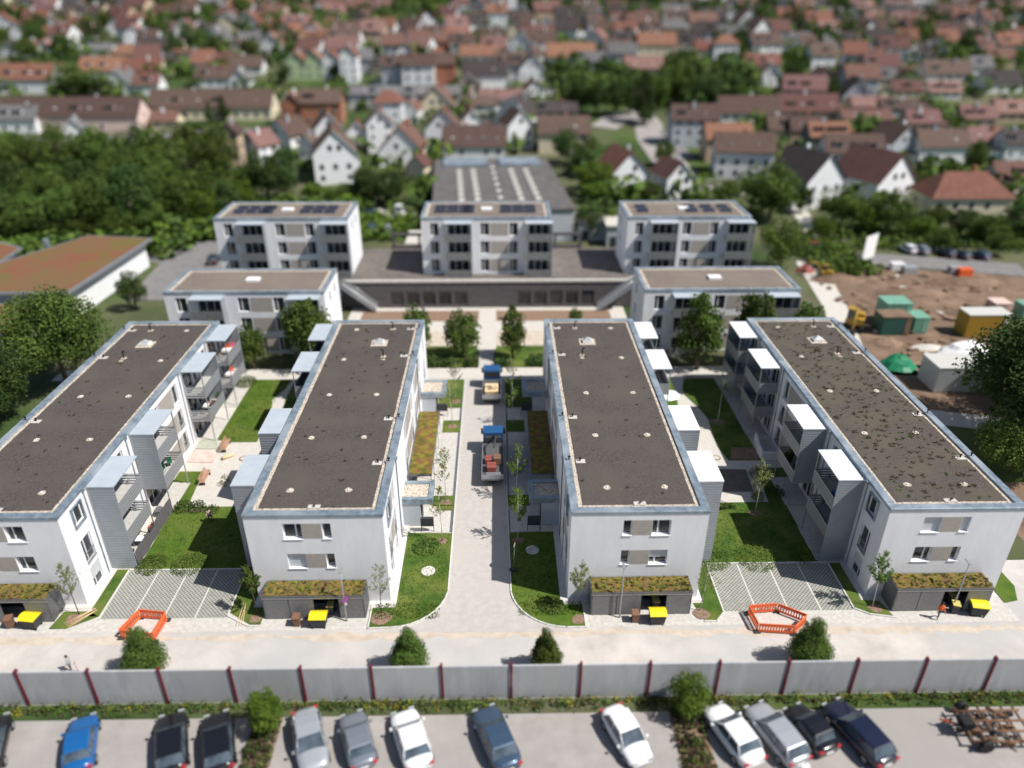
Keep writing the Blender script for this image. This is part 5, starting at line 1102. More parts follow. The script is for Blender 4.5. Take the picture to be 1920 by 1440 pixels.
# shrubs
def shrub(x, y, r, h, m_, label, n=260, sd=1, lw=.09, z=0.04, cat='shrub'):
    q = random.Random(sd); g = MB()
    for _ in range(n):
        a, rr = q.uniform(0, 6.28), r*math.sqrt(q.random()); z_ = q.uniform(.02, 1)*h*(1-.5*(rr/r)**2); c = Vector((math.cos(a)*rr, math.sin(a)*rr, z_)); u = Vector((q.gauss(0, 1), q.gauss(0, 1), q.gauss(0, 1))).normalized()*lw*q.uniform(.6, 1.3); v = u.orthogonal().normalized()*lw*.55; g.poly([c-u, c-v, c+u, c+v], m_)
    o = g.build('shrub', loc=(x, y, z)); tag(o, label, cat, 'shrubs in the courtyards'); return o
shrub(-32.0, 60.8, .9, 1.0, 'leaf_mid', 'leafy shrub at the front end of the narrow lawn strip, beside the patio', 700, 1)
shrub(-30.6, 60.8, .9, .9, 'leaf_dark', 'shrub on the plaza edge just left of the person on the lawn', 450, 2)
shrub(-33.6, 87.7, 1.4, 1.0, 'leaf_mid', 'bush behind the rear balcony tower of the far left block', 900, 3)
shrub(-29.0, 58.9+1.5, .7, .7, 'leaf_dark', 'thin shrub behind the person on the lawn', 160, 4)
shrub(-29.1, 65.0, .5, 1.3, 'leaf_pale', 'sparse pale shrub in the plaza paving left of the metal balcony', 130, 5)
shrub(27.9, 52.6, .9, 1.2, 'leaf_bright', 'bright sunlit shrub beside the right parking bays', 420, 6)
shrub(26.6, 61.6, .7, 1.1, 'leaf_pale', 'pale shrub beside the white-stemmed courtyard tree', 320, 7)
shrub(28.6, 62.4, 1.0, .9, 'leaf_dark', 'dark shrub in the shade by the patio, right courtyard', 500, 8)
shrub(27.6, 65.6, .7, 1.4, 'leaf_pale', 'pale-leaved tall shrub on the shaded grass by the balcony post', 300, 9)
shrub(-31.8, 52.5, 1.4, .6, 'leaf_mid', 'low hedge-like shrub row at the left parking edge, left part', 800, 10)
shrub(-28.4, 52.5, 1.6, .55, 'leaf_mid', 'low hedge-like shrub row at the left parking edge, right part', 800, 11)
shrub(19.6, 52.5, 1.6, .5, 'leaf_mid', 'low green shrub at the right parking edge beside the metal balcony', 800, 12)
shrub(23.6, 52.5, 1.9, .5, 'leaf_bright', 'low green shrub at the centre of the right parking edge', 800, 13)
shrub(-7.0, 54.6, 1.3, .35, 'leaf_mid', 'tall clump of dark grass on the sunlit lawn left of the lane', 900, 14, .14)
shrub(4.3, 46.9, 1.1, .3, 'leaf_mid', 'dark grass clump on the lawn corner right of the lane', 700, 15, .14)
tuft_stuff('lawn_tufts', [(-32.9, -21.3, 52.2, 61.0), (-32.8, -28.6, 73.6, 88.6)], 3380, .03, .07, ['blade'], .035, seed=8, zf=.05)
tuft_stuff('lawn_tufts', [(-10.6, -5.2, 45.6, 47.4), (-8.8, -4.9, 47.4, 56.5), (1.0, 5.0, 47.4, 56.5), (1.5, 6.9, 45.8, 47.4)], 3120, .03, .07, ['blade'], .035, seed=9, zf=.05)
tuft_stuff('lawn_tufts', [(17.5, 29, 52.2, 61.0)], 1950, .03, .07, ['blade'], .035, seed=10, zf=.05)

# ------------------------------------------------------------------ noise wall with red posts
root = empty('noise_wall', (0, 37.7, 0)); tag(root, 'long grey concrete noise wall with dark red posts', 'wall')
PX = [-34.7+5.06*k for k in range(-6, 22)]
for a, b in zip(PX, PX[1:]):
    if not -50 < a < 50: continue
    g = MB(); g.box(a+.10, b-.10, -.07, .07, -.05, 3.4, 'concrete_wall'); g.build('wall_panel', root)
    g = MB(); g.box(a-.085, a+.085, -.15, .12, -.05, 3.62, 'post_red'); g.build('post', root)
q = random.Random(3)
tuft_stuff('planting_strip', [(-60, 60, 36.5, 37.4), (-60, 60, 36.9, 37.4)], 1700, .12, .6, ['weed', 'leaf_mid', 'leaf_mid', 'leaf_pale', 'leaf_dark', 'weed', 'leaf_mid', 'weed', 'leaf_dark', 'leaf_yellow'], .10, seed=11, zf=-.02)
tuft_stuff('planting_strip', [(-17.6, -15.9, 31, 36.3), (12.3, 14.4, 30, 36.6)], 520, .15, .5, ['leaf_mid', 'weed', 'weed', 'leaf_dark', 'leaf_pale', 'leaf_red'], .12, seed=12, zf=0)
patch('planting_soil', rect(-75, 75, 36.3, 37.6), 0.0, 'meadow')
patch('planting_soil', rect(-17.8, -15.8, 28, 36.3), 0.004, 'soil'); patch('planting_soil', [(12.2, 28), (14.6, 28), (14.6, 36.3), (12.2, 36.3)], 0.004, 'soil')
# cone shaped trees behind the wall
def cone_tree(x, y, h, w_, label, sd, zb=0.0, m_='leaf_mid', grp='cone-shaped trees along the noise wall', lx=0):
    me = crown_mesh('crown', sd, 300, 70, .13, w_/2, h*.49, m_, .92); root = empty('cone_tree', (x, y, zb)); tag(root, label, 'tree', grp)
    c = bpy.data.objects.new('crown', me); COL.objects.link(c); c.parent = root; c.location = (0, 0, h*.53)
    g = MB(); g.tube([(0, 0, 0), (0, 0, h*.7)], [.09, .03], 'bark', 6); g.build('trunk', root)
cone_tree(-27.0, 40.1, 5.4, 4.2, 'bright green cone-shaped tree behind the wall, beside the left orange barrier', 1)
cone_tree(-7.0, 40.0, 5.2, 3.8, 'bright green cone-shaped tree behind the wall, left of the lane mouth', 2)
cone_tree(3.4, 39.9, 5.1, 3.0, 'slim bright cone-shaped tree behind the wall, right of the lane mouth', 3)
cone_tree(23.7, 40.1, 5.4, 4.2, 'bright green cone-shaped tree behind the wall, beside the right orange barrier', 4)
def bushy(x, y, h, w_, lb, sd):
    me = crown_mesh('crown', sd, 90, 60, .17, w_/2, h*.45, 'leaf_bright', .25); root = empty('tree', (x, y, 0)); tag(root, lb, 'tree', 'bushy trees in the car park islands')
    c = bpy.data.objects.new('crown', me); COL.objects.link(c); c.parent = root; c.location = (0, 0, h*.56); g = MB(); g.tube([(0, 0, 0), (0, 0, h*.6)], [.08, .04], 'bark', 6); g.build('trunk', root)
bushy(-16.5, 35.0, 4.0, 2.7, 'small bushy tree between the black cars and the silver cars', 21)
bushy(13.4, 36.0, 4.1, 3.2, 'small bushy tree between the two groups of white cars', 22)

# ------------------------------------------------------------------ cars
def car(x, y, rz, paint, label, L=4.4, Wd=1.8, Hc=1.46, wagon=0.0, glass='glass_blue', grp='cars in the front car park', lights=True):
    """nose towards local +y"""
    root = empty('parked_car', (x, y, -.02 if y < 60 else terr(x, y)+.1), rz); tag(root, label, 'car', grp)
    n = 17; hw = Wd/2
    def prof(t):                                           # t 0 rear .. 1 nose -> (belt height, half width)
        e = 1-(abs(t-.5)*2)**6*.28; zb = .92 if t < .66 else .92-(t-.66)*.72
        if t < .12: zb = .92-(.12-t)*(.6 if not wagon else .25)
        if t > .97: zb -= (t-.97)*5
        return zb, hw*e
    g = MB(); rings = []
    for i in range(n):
        t = i/(n-1); zb, w_ = prof(t); yy = (t-.5)*L; k = len(g.v)
        lo2 = .22+.12*(abs(t-.5)*2)**8
        sec = [(-w_*.90, lo2), (-w_*1.0, .45), (-w_*.985, zb-.16), (-w_*.90, zb), (-w_*.5, zb+.045), (0, zb+.06), (w_*.5, zb+.045), (w_*.90, zb), (w_*.985, zb-.16), (w_, .45), (w_*.90, lo2)]
        g.v += [(a, yy, b) for a, b in sec]; rings.append(k)
    mi = g.mi(paint); dk = g.mi('dark')
    for a, b in zip(rings, rings[1:]):
        for j in range(10): g.f.append((a+j, b+j, b+j+1, a+j+1)); g.m.append(mi); g.sm.append(True)
        g.f.append((a+10, b+10, b, a)); g.m.append(dk); g.sm.append(False)
    g.f.append(tuple(rings[0]+j for j in range(11))); g.m.append(mi); g.sm.append(False)
    g.f.append(tuple(rings[-1]+10-j for j in range(11))); g.m.append(mi); g.sm.append(False)
    body = g.build('body', root)
    # greenhouse: stations (t, half width at roof, height)
    tr = .05 if wagon else .13
    y0, y1, y2, y3 = (tr-.5)*L, (tr+.09-.5)*L, (.56-.5)*L, (.735-.5)*L; wr = hw*.74; wb = hw*.90; zr = Hc
    B0 = [(-wb, y0, .93), (wb, y0, .93)]; T0 = [(-wr, y1, zr-.03), (wr, y1, zr-.03)]; T1 = [(-wr, y2, zr), (wr, y2, zr)]; B1_ = [(-wb*.97, y3, .86), (wb*.97, y3, .86)]
    m0, m1 = [(-wb, y1, .93), (wb, y1, .93)], [(-wb, y2, .92), (wb, y2, .92)]
    g = MB()
    for P in ([B0[0], B0[1], T0[1], T0[0]], [B1_[1], B1_[0], T1[0], T1[1]], [B0[0], T0[0], m0[0]], [m0[0], T0[0], T1[0], m1[0]], [m1[0], T1[0], B1_[0]], [B0[1], m0[1], T0[1]], [m0[1], m1[1], T1[1], T0[1]], [m1[1], B1_[1], T1[1]]): g.poly(P, glass)
    g.build('windows', root)
    g = MB(); zt = zr+.035; ym = (y1+y2)/2
    R0 = [(-wr*.93, y1+.02, zr-.015), (wr*.93, y1+.02, zr-.015), (wr*.95, ym, zt+.01), (wr*.93, y2-.02, zr+.005), (-wr*.93, y2-.02, zr+.005), (-wr*.95, ym, zt+.01)]
    E_ = [(-wr-.02, y1-.05, zr-.06), (wr+.02, y1-.05, zr-.06), (wr+.03, ym, zr-.02), (wr+.02, y2+.05, zr-.03), (-wr-.02, y2+.05, zr-.03), (-wr-.03, ym, zr-.02)]
    g.poly([R0[0], R0[1], R0[2], R0[5]], paint, True); g.poly([R0[5], R0[2], R0[3], R0[4]], paint, True)
    for i in range(6): j = (i+1) % 6; g.poly([E_[i], E_[j], R0[j], R0[i]], paint, True)
    for sx in (-1, 1):                                      # pillars
        for A, B in (((wb*sx, y0, .93), (wr*sx, y1, zr-.04)), ((wb*sx, ym, .93), (wr*sx, ym, zr-.03)), ((wb*.97*sx, y3, .87), (wr*sx, y2, zr-.02))): g.tube([A, B], .035, paint, 5)
    g.build('roof', root)
    for sx in (-1, 1):
        for yy in (-.31*L, .31*L):
            g = MB(); g.tube([(sx*(hw-.2), yy, .32), (sx*(hw+.01), yy, .32)], .325, 'dark', 18); wl = g.build('wheel', root)
            g = MB(); g.tube([(sx*(hw+.012), yy, .32), (sx*(hw+.02), yy, .32)], .20, 'steel', 12); g.build('rim', wl)
        g = MB(); g.box(sx*(hw+.02), sx*(hw+.17), y3-.30, y3-.16, .88, 1.02, paint); g.build('mirror', root)
        g = MB(); g.box(sx*(hw*.42), sx*(hw*.80), L/2-.10, L/2-.0, .60, .72, 'lens'); g.build('headlight', root)
        g = MB(); g.box(sx*(hw*.55), sx*(hw*.86), -L/2-.02, -L/2+.12, .68, .86, 'red'); g.build('tail_light', root)
    g = MB(); g.box(-.26, .26, -L/2-.03, -L/2+.01, .48, .60, 'white'); g.build('licence_plate', root)
    return root
for n_, c, rg in (('p_blue', (0.01, 0.10, 0.30), .28), ('p_black', (0.008, 0.009, 0.012), .22), ('p_silver', (0.42, 0.44, 0.47), .3), ('p_grey', (0.22, 0.25, 0.29), .3), ('p_white', (0.75, 0.76, 0.78), .25), ('p_slate', (0.06, 0.10, 0.16), .25), ('p_navy', (0.01, 0.014, 0.035), .22), ('p_red', (0.30, 0.02, 0.05), .3)):
    mat(n_, c, rough=rg, metal=.35 if n_ in ('p_silver', 'p_grey', 'p_slate') else 0, coat=.6, spec=.5)
# x, y of the car's middle, heading, paint
CARS = [(-35.2, 34.1, 21, 'p_black', 'black car cut off by the left edge of the photo', 4.4, 0),
 (-29.0, 34.1, 21, 'p_blue', 'bright blue car alone in the left part of the car park', 4.2, 0),
 (-22.8, 34.1, 21, 'p_black', 'black car, left one of the two black cars beside the bushy tree', 4.5, .1),
 (-19.6, 34.1, 21, 'p_black', 'black car next to the bushy tree, with parked neighbour to its left', 4.4, .1),
 (-13.3, 34.1, 201, 'p_silver', 'silver car beside the bushy tree, leftmost of three light cars', 4.5, 0),
 (-10.0, 34.1, 21, 'p_grey', 'grey hatchback between the silver car and a white car', 4.1, 0),
 (-6.3, 34.1, 21, 'p_white', 'white car right of the grey hatchback', 4.4, 0),
 (-0.4, 34.1, 21, 'p_slate', 'slate blue car standing alone at the centre of the car park', 4.7, 0),
 (8.7, 34.1, 201, 'p_white', 'white car alone left of the planted island, bonnet to the viewer', 4.2, 0),
 (16.2, 34.1, 21, 'p_white', 'white car just right of the planted island, leftmost of four', 4.5, 0),
 (19.2, 34.1, 21, 'p_silver', 'silver estate car between the white car and a small black one', 4.6, .1),
 (21.7, 34.4, 21, 'p_black', 'small black car between the silver estate and the large dark one', 3.6, 0),
 (25.0, 34.1, 21, 'p_navy', 'large dark navy estate car, rightmost of the parked row', 4.9, .1)]
for x, y, a, pt, lb, L, wg in CARS: car(x, y-.15, R(a), pt, lb, L, 1.9 if L > 4.3 else 1.8, 1.5, wg).scale = (1.13, 1.1, 1.1)
# cars by the far street and between the blocks
for i, (px, py, pt, a, lb) in enumerate([(1700, 472, 'p_white', 10, 'pale car, leftmost of five along the far street at right'), (1724, 474, 'p_grey', 10, 'grey car, second of five along the far street at right'), (1772, 480, 'p_navy', 12, 'dark car, third of five along the far street at right'), (1800, 484, 'p_black', 12, 'black car, fourth of five along the far street at right'), (1836, 484, 'p_slate', 12, 'larger slate car, rightmost of five along the far street'),
   (1518, 468, 'p_red', 80, 'red car at the street corner beside the building site'), (749, 400, 'p_white', 0, 'white van-like car on the gravel left of the central block'), (690, 404, 'p_slate', 80, 'dark car behind the terrace, left of the white one'), (697, 432, 'p_slate', 10, 'blue-grey car on grass behind the terrace, left one'), (727, 434, 'p_silver', 10, 'silver car on grass behind the terrace, right one'), (1090, 330, 'p_grey', 60, 'grey car beside the hall among the trees'), (403, 492, 'p_black', 0, 'black car beside the left tall block')]):
    p = gp(px, py); car(p.x, p.y, R(a), pt, lb, 4.4 if i != 6 else 5.2, 1.85, 1.5 if i != 6 else 2.1, .1, grp='cars behind the blocks')
# ------------------------------------------------------------------ trucks on the lane
def truck(x, y, rz, label, load, long_=True):
    root = empty('truck', (x, y, .02), rz); tag(root, label, 'truck', 'delivery trucks on the lane'); L = 8.6 if long_ else 6.6; yf = L/2
    g = MB(); g.box(-.45, .45, -L/2+.1, yf-.3, .55, .8, 'dark'); g.build('chassis', root)
    g = MB(); c = .18; yr = yf-2.0
    prof = [(yr, .6), (yf, .6), (yf, 1.5), (yf-.22, 2.5), (yf-.5, 2.72), (yr+.1, 2.75), (yr, 2.65)]
    for sx in (-1.1, 1.1): g.poly([(sx, a, b) for a, b in (prof if sx < 0 else prof[::-1])], 'cab_blue')
    for (a, b), (c1, d1) in zip(prof, prof[1:]+prof[:1]): g.poly([(-1.1, a, b), (1.1, a, b), (1.1, c1, d1), (-1.1, c1, d1)], 'cab_blue')
    cb = g.build('cab', root)
    g = MB(); g.poly([(-.98, yf+.012, 1.55), (.98, yf+.012, 1.55), (.95, yf-.2, 2.42), (-.95, yf-.2, 2.42)], 'glass'); g.build('windscreen', cb)
    g = MB(); g.box(-.9, .9, yr-.02, yr-.005, 1.7, 2.4, 'glass'); g.build('rear_window', cb)
    for sx in (-1, 1): g = MB(); g.box(sx*1.105, sx*1.115, yr+.6, yf-.35, 1.6, 2.35, 'glass'); g.build('side_window', cb); g = MB(); g.box(sx*1.15, sx*1.38, yf-.35, yf-.22, 1.5, 2.2, 'dark'); g.build('mirror', cb)
    g = MB(); zb = 1.05; g.box(-1.2, 1.2, -L/2, yr-.5, .85, zb, 'grey_metal')
    for b in ((-1.2, -1.15, -L/2, yr-.5), (1.15, 1.2, -L/2, yr-.5), (-1.15, 1.15, -L/2, -L/2+.05), (-1.15, 1.15, yr-.55, yr-.5)): g.box(*b, zb, zb+.55, 'steel')
    g.build('load_bed', root)
    if long_:
        g = MB(); g.box(-.9, .9, yr-.45, yr-.02, .9, 2.3, 'anthracite'); g.tube([(0, yr-.3, 2.3), (.3, yr-1.2, 2.9), (.1, yr-2.6, 2.4)], [.14, .12, .09], 'anthracite', 6); g.build('loading_crane', root)
    for yy in (yf-1.0, -L/2+1.4, -L/2+2.5) if long_ else (yf-1.0, -L/2+1.5):
        for sx in (-1, 1): g = MB(); g.tube([(sx*.8, yy, .5), (sx*1.12, yy, .5)], .5, 'dark', 18); g.build('wheel', root)
    return root
truck(-.75, 68.3, 0, 'long truck with blue cab and red goods on its open bed, nearer one', 1)
truck(-.95, 84.6, 0, 'short truck with blue cab and beige load, farther one at lane end', 0, False)
for x, y, sx, sy, sz, m_, lb in ((-.9, 65.7, 1.0, 1.1, .7, 'dull_red', 'red packed goods on the bed of the nearer truck, rear stack'), (-.3, 67.0, .8, .9, .9, 'brown_bin', 'brown wrapped pallet on the bed of the nearer truck'), (-1.2, 67.2, .8, 1.0, .6, 'dull_red', 'red packed goods on the bed of the nearer truck, cab-side stack'), (-.7, 64.6, 1.6, .7, .25, 'steel', 'flat grey crate at the tail of the nearer truck'),
        (-1.0, 83.2, 1.7, 2.2, .6, 'light_wood', 'pile of beige boards on the bed of the farther truck')):
    g = MB(); g.box(-sx/2, sx/2, -sy/2, sy/2, 0, sz, m_); g.box(-sx/2-.02, sx/2+.02, -.04, .04, -.0, sz+.015, 'dark'); o = g.build('pallet_load', loc=(x, y, 1.08)); b = o.modifiers.new('b', 'BEVEL'); b.width = .04; tag(o, lb, 'load', 'goods on the trucks')

# ------------------------------------------------------------------ bins
def big_bin(x, y, rz, label):
    root = empty('wheeled_container', (x, y, 0), rz); tag(root, label, 'container', 'yellow-lidded waste containers')
    g = MB(); k = [(-.68, -.5, 1.12), (.68, -.5, 1.12), (.68, .5, 1.12), (-.68, .5, 1.12)]; b_ = [(-.56, -.40, .22), (.56, -.40, .22), (.56, .40, .22), (-.56, .40, .22)]
    for i in range(4): j = (i+1) % 4; g.poly([b_[i], b_[j], k[j], k[i]], 'bin_body')
    g.poly(b_[::-1], 'bin_body'); g.poly(k, 'bin_body'); g.build('body', root)
    g = MB(); n = 8
    for i in range(n):
        a0, a1 = i/n, (i+1)/n; f = lambda a: (-.56+1.12*a, 1.14+.24*math.sin(math.pi*min(1, a*1.05))**.7)
        (y0, z0), (y1, z1) = f(a0), f(a1); g.poly([(-.70, y0, z0), (.70, y0, z0), (.70, y1, z1), (-.70, y1, z1)], 'yellow')
    pts = [f(i/n) for i in range(n+1)]
    for sx in (-.70, .70): g.poly([(sx, a, b) for a, b in pts], 'yellow')
    g.build('lid', root)
    for sx in (-.5, .5):
        for sy in (-.33, .33): g = MB(); g.tube([(sx-.03, sy, .11), (sx+.03, sy, .11)], .1, 'dark', 10); g.build('wheel', root)
big_bin(-38.6, 45.3, R(-8), 'yellow-lidded black waste container at the far left bin store')
big_bin(-15.0, 45.05, 0, 'yellow-lidded black waste container before the yellow-flowered bin store')
big_bin(12.95, 44.95, 0, 'yellow-lidded black waste container before the brown-roofed bin store')
big_bin(40.1, 45.4, R(-10), 'yellow-lidded black waste container near the right edge')
def small_bin(x, y, rz, lid, body, label, grp='small wheeled bins'):
    root = empty('wheeled_bin', (x, y, 0), rz); tag(root, label, 'bin', grp)
    g = MB(); k = [(-.28, -.34, 1.0), (.28, -.34, 1.0), (.28, .34, 1.0), (-.28, .34, 1.0)]; b_ = [(-.22, -.2, .03), (.22, -.2, .03), (.22, .26, .03), (-.22, .26, .03)]
    for i in range(4): j = (i+1) % 4; g.poly([b_[i], b_[j], k[j], k[i]], body)
    g.poly(k, body); g.build('body', root)
    g = MB(); g.box(-.30, .30, -.37, .36, 1.0, 1.06, lid); g.build('lid', root)
    for sx in (-.24, .24): g = MB(); g.tube([(sx-.03, .28, .12), (sx+.03, .28, .12)], .12, 'dark', 10); g.build('wheel', root)
small_bin(-40.4, 45.3, .2, 'brown_bin', 'brown_bin', 'brown bin left of the far left yellow-lidded container')
small_bin(-16.85, 45.1, 0, 'brown_bin', 'brown_bin', 'brown bin left of the container at the yellow-flowered bin store')
small_bin(11.15, 45.05, 0, 'brown_bin', 'brown_bin', 'brown bin left of the container at the brown-roofed bin store')
small_bin(38.3, 45.6, -.3, 'pale_yellow', 'bin_body', 'small bin with pale yellow lid beside the rightmost container')
# bin lids standing open inside the stores
for x, y, lb in ((-14.3, 46.4, 'olive-lidded container inside the yellow-flowered bin store doorway'), (13.1, 46.5, 'olive-lidded container inside the brown-roofed bin store doorway'), (38.6, 46.6, 'olive-lidded container inside the rightmost bin store')):
    small_bin(x, y, 0, 'pale_yellow', 'bin_body', lb)
# ------------------------------------------------------------------ street lamps and signs
def lamp(x, y, h, label):
    root = empty('street_lamp', (x, y, 0)); tag(root, label, 'street lamp', 'street lamps along the front road')
    g = MB(); g.tube([(0, 0, 0), (0, 0, 1.0), (0, 0, h)], [.075, .06, .045], 'steel', 8); g.build('pole', root)
    g = MB(); g.box(-.1, .1, -.12, .55, h-.02, h+.07, 'steel'); hd = g.build('lamp_head', root); g = MB(); g.box(-.07, .07, .1, .5, h-.035, h-.021, 'lens'); g.build('lens', hd)
lamp(-12.85, 45.5, 5.3, 'grey street lamp before the yellow-flowered bin store, beside a round sign')
lamp(9.95, 45.5, 5.4, 'grey street lamp before the brown-roofed bin store'); lamp(38.2, 45.7, 5.3, 'grey street lamp before the rightmost bin store')
root = empty('no_stopping_sign', (-12.72, 45.42, 0)); tag(root, 'round red and blue no-stopping sign on the lamp pole', 'traffic sign')
def disc(mb, cx, y, cz_, r, m_, n=24, ang=.9):
    mb.poly([(cx+math.cos(2*math.pi*k/n)*r*math.cos(ang), y+math.cos(2*math.pi*k/n)*r*math.sin(ang), cz_+math.sin(2*math.pi*k/n)*r) for k in range(n)], m_)
g = MB(); disc(g, 0, 0, 2.45, .33, 'red'); disc(g, .006, -.006, 2.45, .26, 'blue')
for s_ in (1, -1):
    a = math.pi/4; pts = [(-.25, -.03), (.25, -.03), (.25, .03), (-.25, .03)]
    g.poly([((p_[0]*math.cos(a)-s_*p_[1]*math.sin(a))*math.cos(.9)+.012+.003*s_, (p_[0]*math.cos(a)-s_*p_[1]*math.sin(a))*math.sin(.9)-.012, 2.45+s_*(p_[0]*math.sin(a))+p_[1]*math.cos(a)) for p_ in pts], 'red')
g.build('sign_face', root); g = MB(); g.box(-.1, .1, -.01, .01, 1.85, 2.08, 'white'); g.build('sub_plate', root)
g = MB(); g.tube([(0, .03, 1.85), (0, .03, 2.75)], .02, 'steel', 6); g.build('bracket', root)
# mobile sign on foot at the lawn edge
root = empty('temporary_sign', (1.15, 51.3, .04)); tag(root, 'temporary road sign on a thin pole with grey foot, shaded lawn edge', 'traffic sign')
g = MB(); g.box(-.35, .35, -.2, .2, 0, .12, 'anthracite'); g.build('foot', root); g = MB(); g.tube([(0, 0, .12), (.12, .1, 3.0)], .025, 'steel', 6); g.build('pole', root)
g = MB(); disc(g, .1, .03, 2.9, .3, 'red', ang=1.25); disc(g, .105, .015, 2.9, .22, 'white', ang=1.25); g.build('sign_face', root); g = MB(); g.box(.06, .10, -.15, .2, 2.0, 2.5, 'white'); g.build('sub_plate', root)
# ------------------------------------------------------------------ orange barriers round the trenches
def barrier(pts, label):
    cx = sum(p[0] for p in pts)/len(pts); cy = sum(p[1] for p in pts)/len(pts); root = empty('barrier_fence', (cx, cy, 0)); tag(root, label, 'barrier', 'orange barriers on the front road')
    n = len(pts)
    for i in range(n):
        a = Vector((pts[i][0]-cx, pts[i][1]-cy, 0)); b = Vector((pts[(i+1) % n][0]-cx, pts[(i+1) % n][1]-cy, 0)); d = (b-a).normalized(); nn = Vector((-d.y, d.x, 0))*.03; a += d*.05; b -= d*.05
        g = MB()
        def bar(z0, z1, s0=0, s1=1):
            p, q_ = a.lerp(b, s0), a.lerp(b, s1); g.prism([p+nn, p-nn, q_-nn, q_+nn], z0, z1, 'orange')
        bar(.12, .30); bar(.70, 1.0); m = max(4, int((b-a).length/.22))
        for k in range(m+1): s0 = k/(m+.6); bar(.30, .70, s0, min(1, s0+.045/(b-a).length*2.2))
        g.build('barrier_panel', root)
    for i in range(n):
        g = MB(); g.box(pts[i][0]-cx-.25, pts[i][0]-cx+.25, pts[i][1]-cy-.18, pts[i][1]-cy+.18, 0, .12, 'anthracite'); f_ = g.build('foot', root)
barrier([(-30.8, 43.9), (-30.1, 46.1), (-27.8, 45.8), (-27.95, 43.5)], 'orange barrier fence set in a square, before the left parking bays')
barrier([(21.0, 43.7), (20.8, 45.7), (23.3, 45.9), (25.3, 44.6), (23.9, 43.4)], 'orange barrier fence with five sides, before the right parking bays')
# wooden stakes on the verge
def stakes(x, y, rz, n, label):
    root = empty('stake_bundle', (x, y, .06), rz); tag(root, label, 'wooden stakes', 'bundles of wooden stakes')
    for k in range(n): g = MB(); g.tube([(-1.2, k*.24, .04), (1.2, k*.07-.1*(k%2), .05+.06*k)], .028, 'light_wood', 6); g.build('stake', root)
stakes(-34.9, 46.0, R(52), 4, 'bundle of pale wooden stakes on the verge left of the parking bays')
stakes(-21.6, 46.3, R(100), 3, 'pale wooden stakes lying on the verge right of the left parking bays')
# ------------------------------------------------------------------ courtyard furniture
def bench(x, y, rz, label):
    root = empty('park_bench', (x, y, 0), rz); tag(root, label, 'bench', 'wooden benches on the plaza')
    g = MB(); [g.box(-1.15, 1.15, -.22+.155*k, -.09+.155*k, .42, .47, 'wood') for k in range(3)]; g.build('seat', root)
    g = MB(); [g.box(-1.15, 1.15, .24+.05*k, .28+.05*k, .52+.16*k, .65+.16*k, 'wood') for k in range(3)]; g.build('backrest', root)
    for sx in (-.95, .95):
        g = MB(); g.box(sx-.04, sx+.04, -.2, .26, 0, .41, 'anthracite'); g.build('leg', root)
        g = MB(); g.box(sx-.02, sx+.02, -.24, .2, .66, .70, 'wood'); g.build('armrest', root)
bench(-31.3, 72.2, R(95-3), 'wooden bench on the plaza edge by the long lawn, farther from the viewer'); bench(-31.5, 65.9, R(92), 'wooden bench beside the narrow lawn strip, nearer to the viewer')
g = MB(); g.tube([(-.48, -.4, .2), (.48, .4, .2)], .2, 'light_wood', 12); g.tube([(-.50, -.417, .2), (-.485, -.404, .2)], .202, 'bark', 12); tag(g.build('wooden_log', loc=(-30.5, 70.1, 0)), 'thick peeled log lying on the plaza beside the bench', 'log')
root = empty('parasol', (20.9, 80.0, .08)); tag(root, 'open white parasol beside the balcony tower in the right courtyard', 'parasol')
g = MB(); g.tube([(0, 0, 0), (0, 0, 2.3)], .03, 'steel', 6); g.build('pole', root)
g = MB(); n = 8
for k in range(n):
    a, b = 2*math.pi*k/n, 2*math.pi*(k+1)/n; g.poly([(math.cos(a)*1.5, math.sin(a)*1.5, 2.05), (math.cos(b)*1.5, math.sin(b)*1.5, 2.05), (0, 0, 2.5)], 'white')
g.build('canopy', root)
# low curved retaining wall in the right courtyard
g = MB()
W_pts = [(29.85, 72.9), (29.4, 70.5), (29.3, 68.8), (31.4, 68.7)]
for a, b in zip(W_pts, W_pts[1:]):
    a, b = Vector(a), Vector(b); d = (b-a).normalized(); n_ = Vector((-d.y, d.x))*.12; g.prism([a+n_, a-n_, b-n_, b+n_], -.05, 1.0, 'w_white')
tag(g.build('garden_wall'), 'low pale garden wall with a bend beside the shaded patio', 'wall')
# fabric privacy screens at the front patio of the left block
root = empty('privacy_screen', (-32.95, 56.0, 0)); tag(root, 'grey fabric privacy screen around the ground-floor patio, far left block', 'privacy screen')
for ya, yb, m_ in ((-3.6, .7, 'fabric_grey'), (.75, 4.5, 'fabric_grey')):
    g = MB(); n = 8
    for k in range(n): a, b = ya+(yb-ya)*k/n, ya+(yb-ya)*(k+1)/n; o_ = lambda t: .04*math.sin(t*3.1); g.poly([(o_(a), a, .1), (o_(b), b, .1), (o_(b), b, 1.75), (o_(a), a, 1.75)], m_)
    g.build('screen', root)
for y in (-3.6, .72, 4.5): g = MB(); g.cyl(0, y, 0, 1.85, .03, 'steel', 6); g.build('post', root)
g = MB(); g.box(-1.5, 0, 3.6, 4.4, .6, .64, 'fabric_grey'); g.box(-1.5, 0, 3.6, 3.63, .02, .6, 'fabric_grey'); g.build('awning', root)
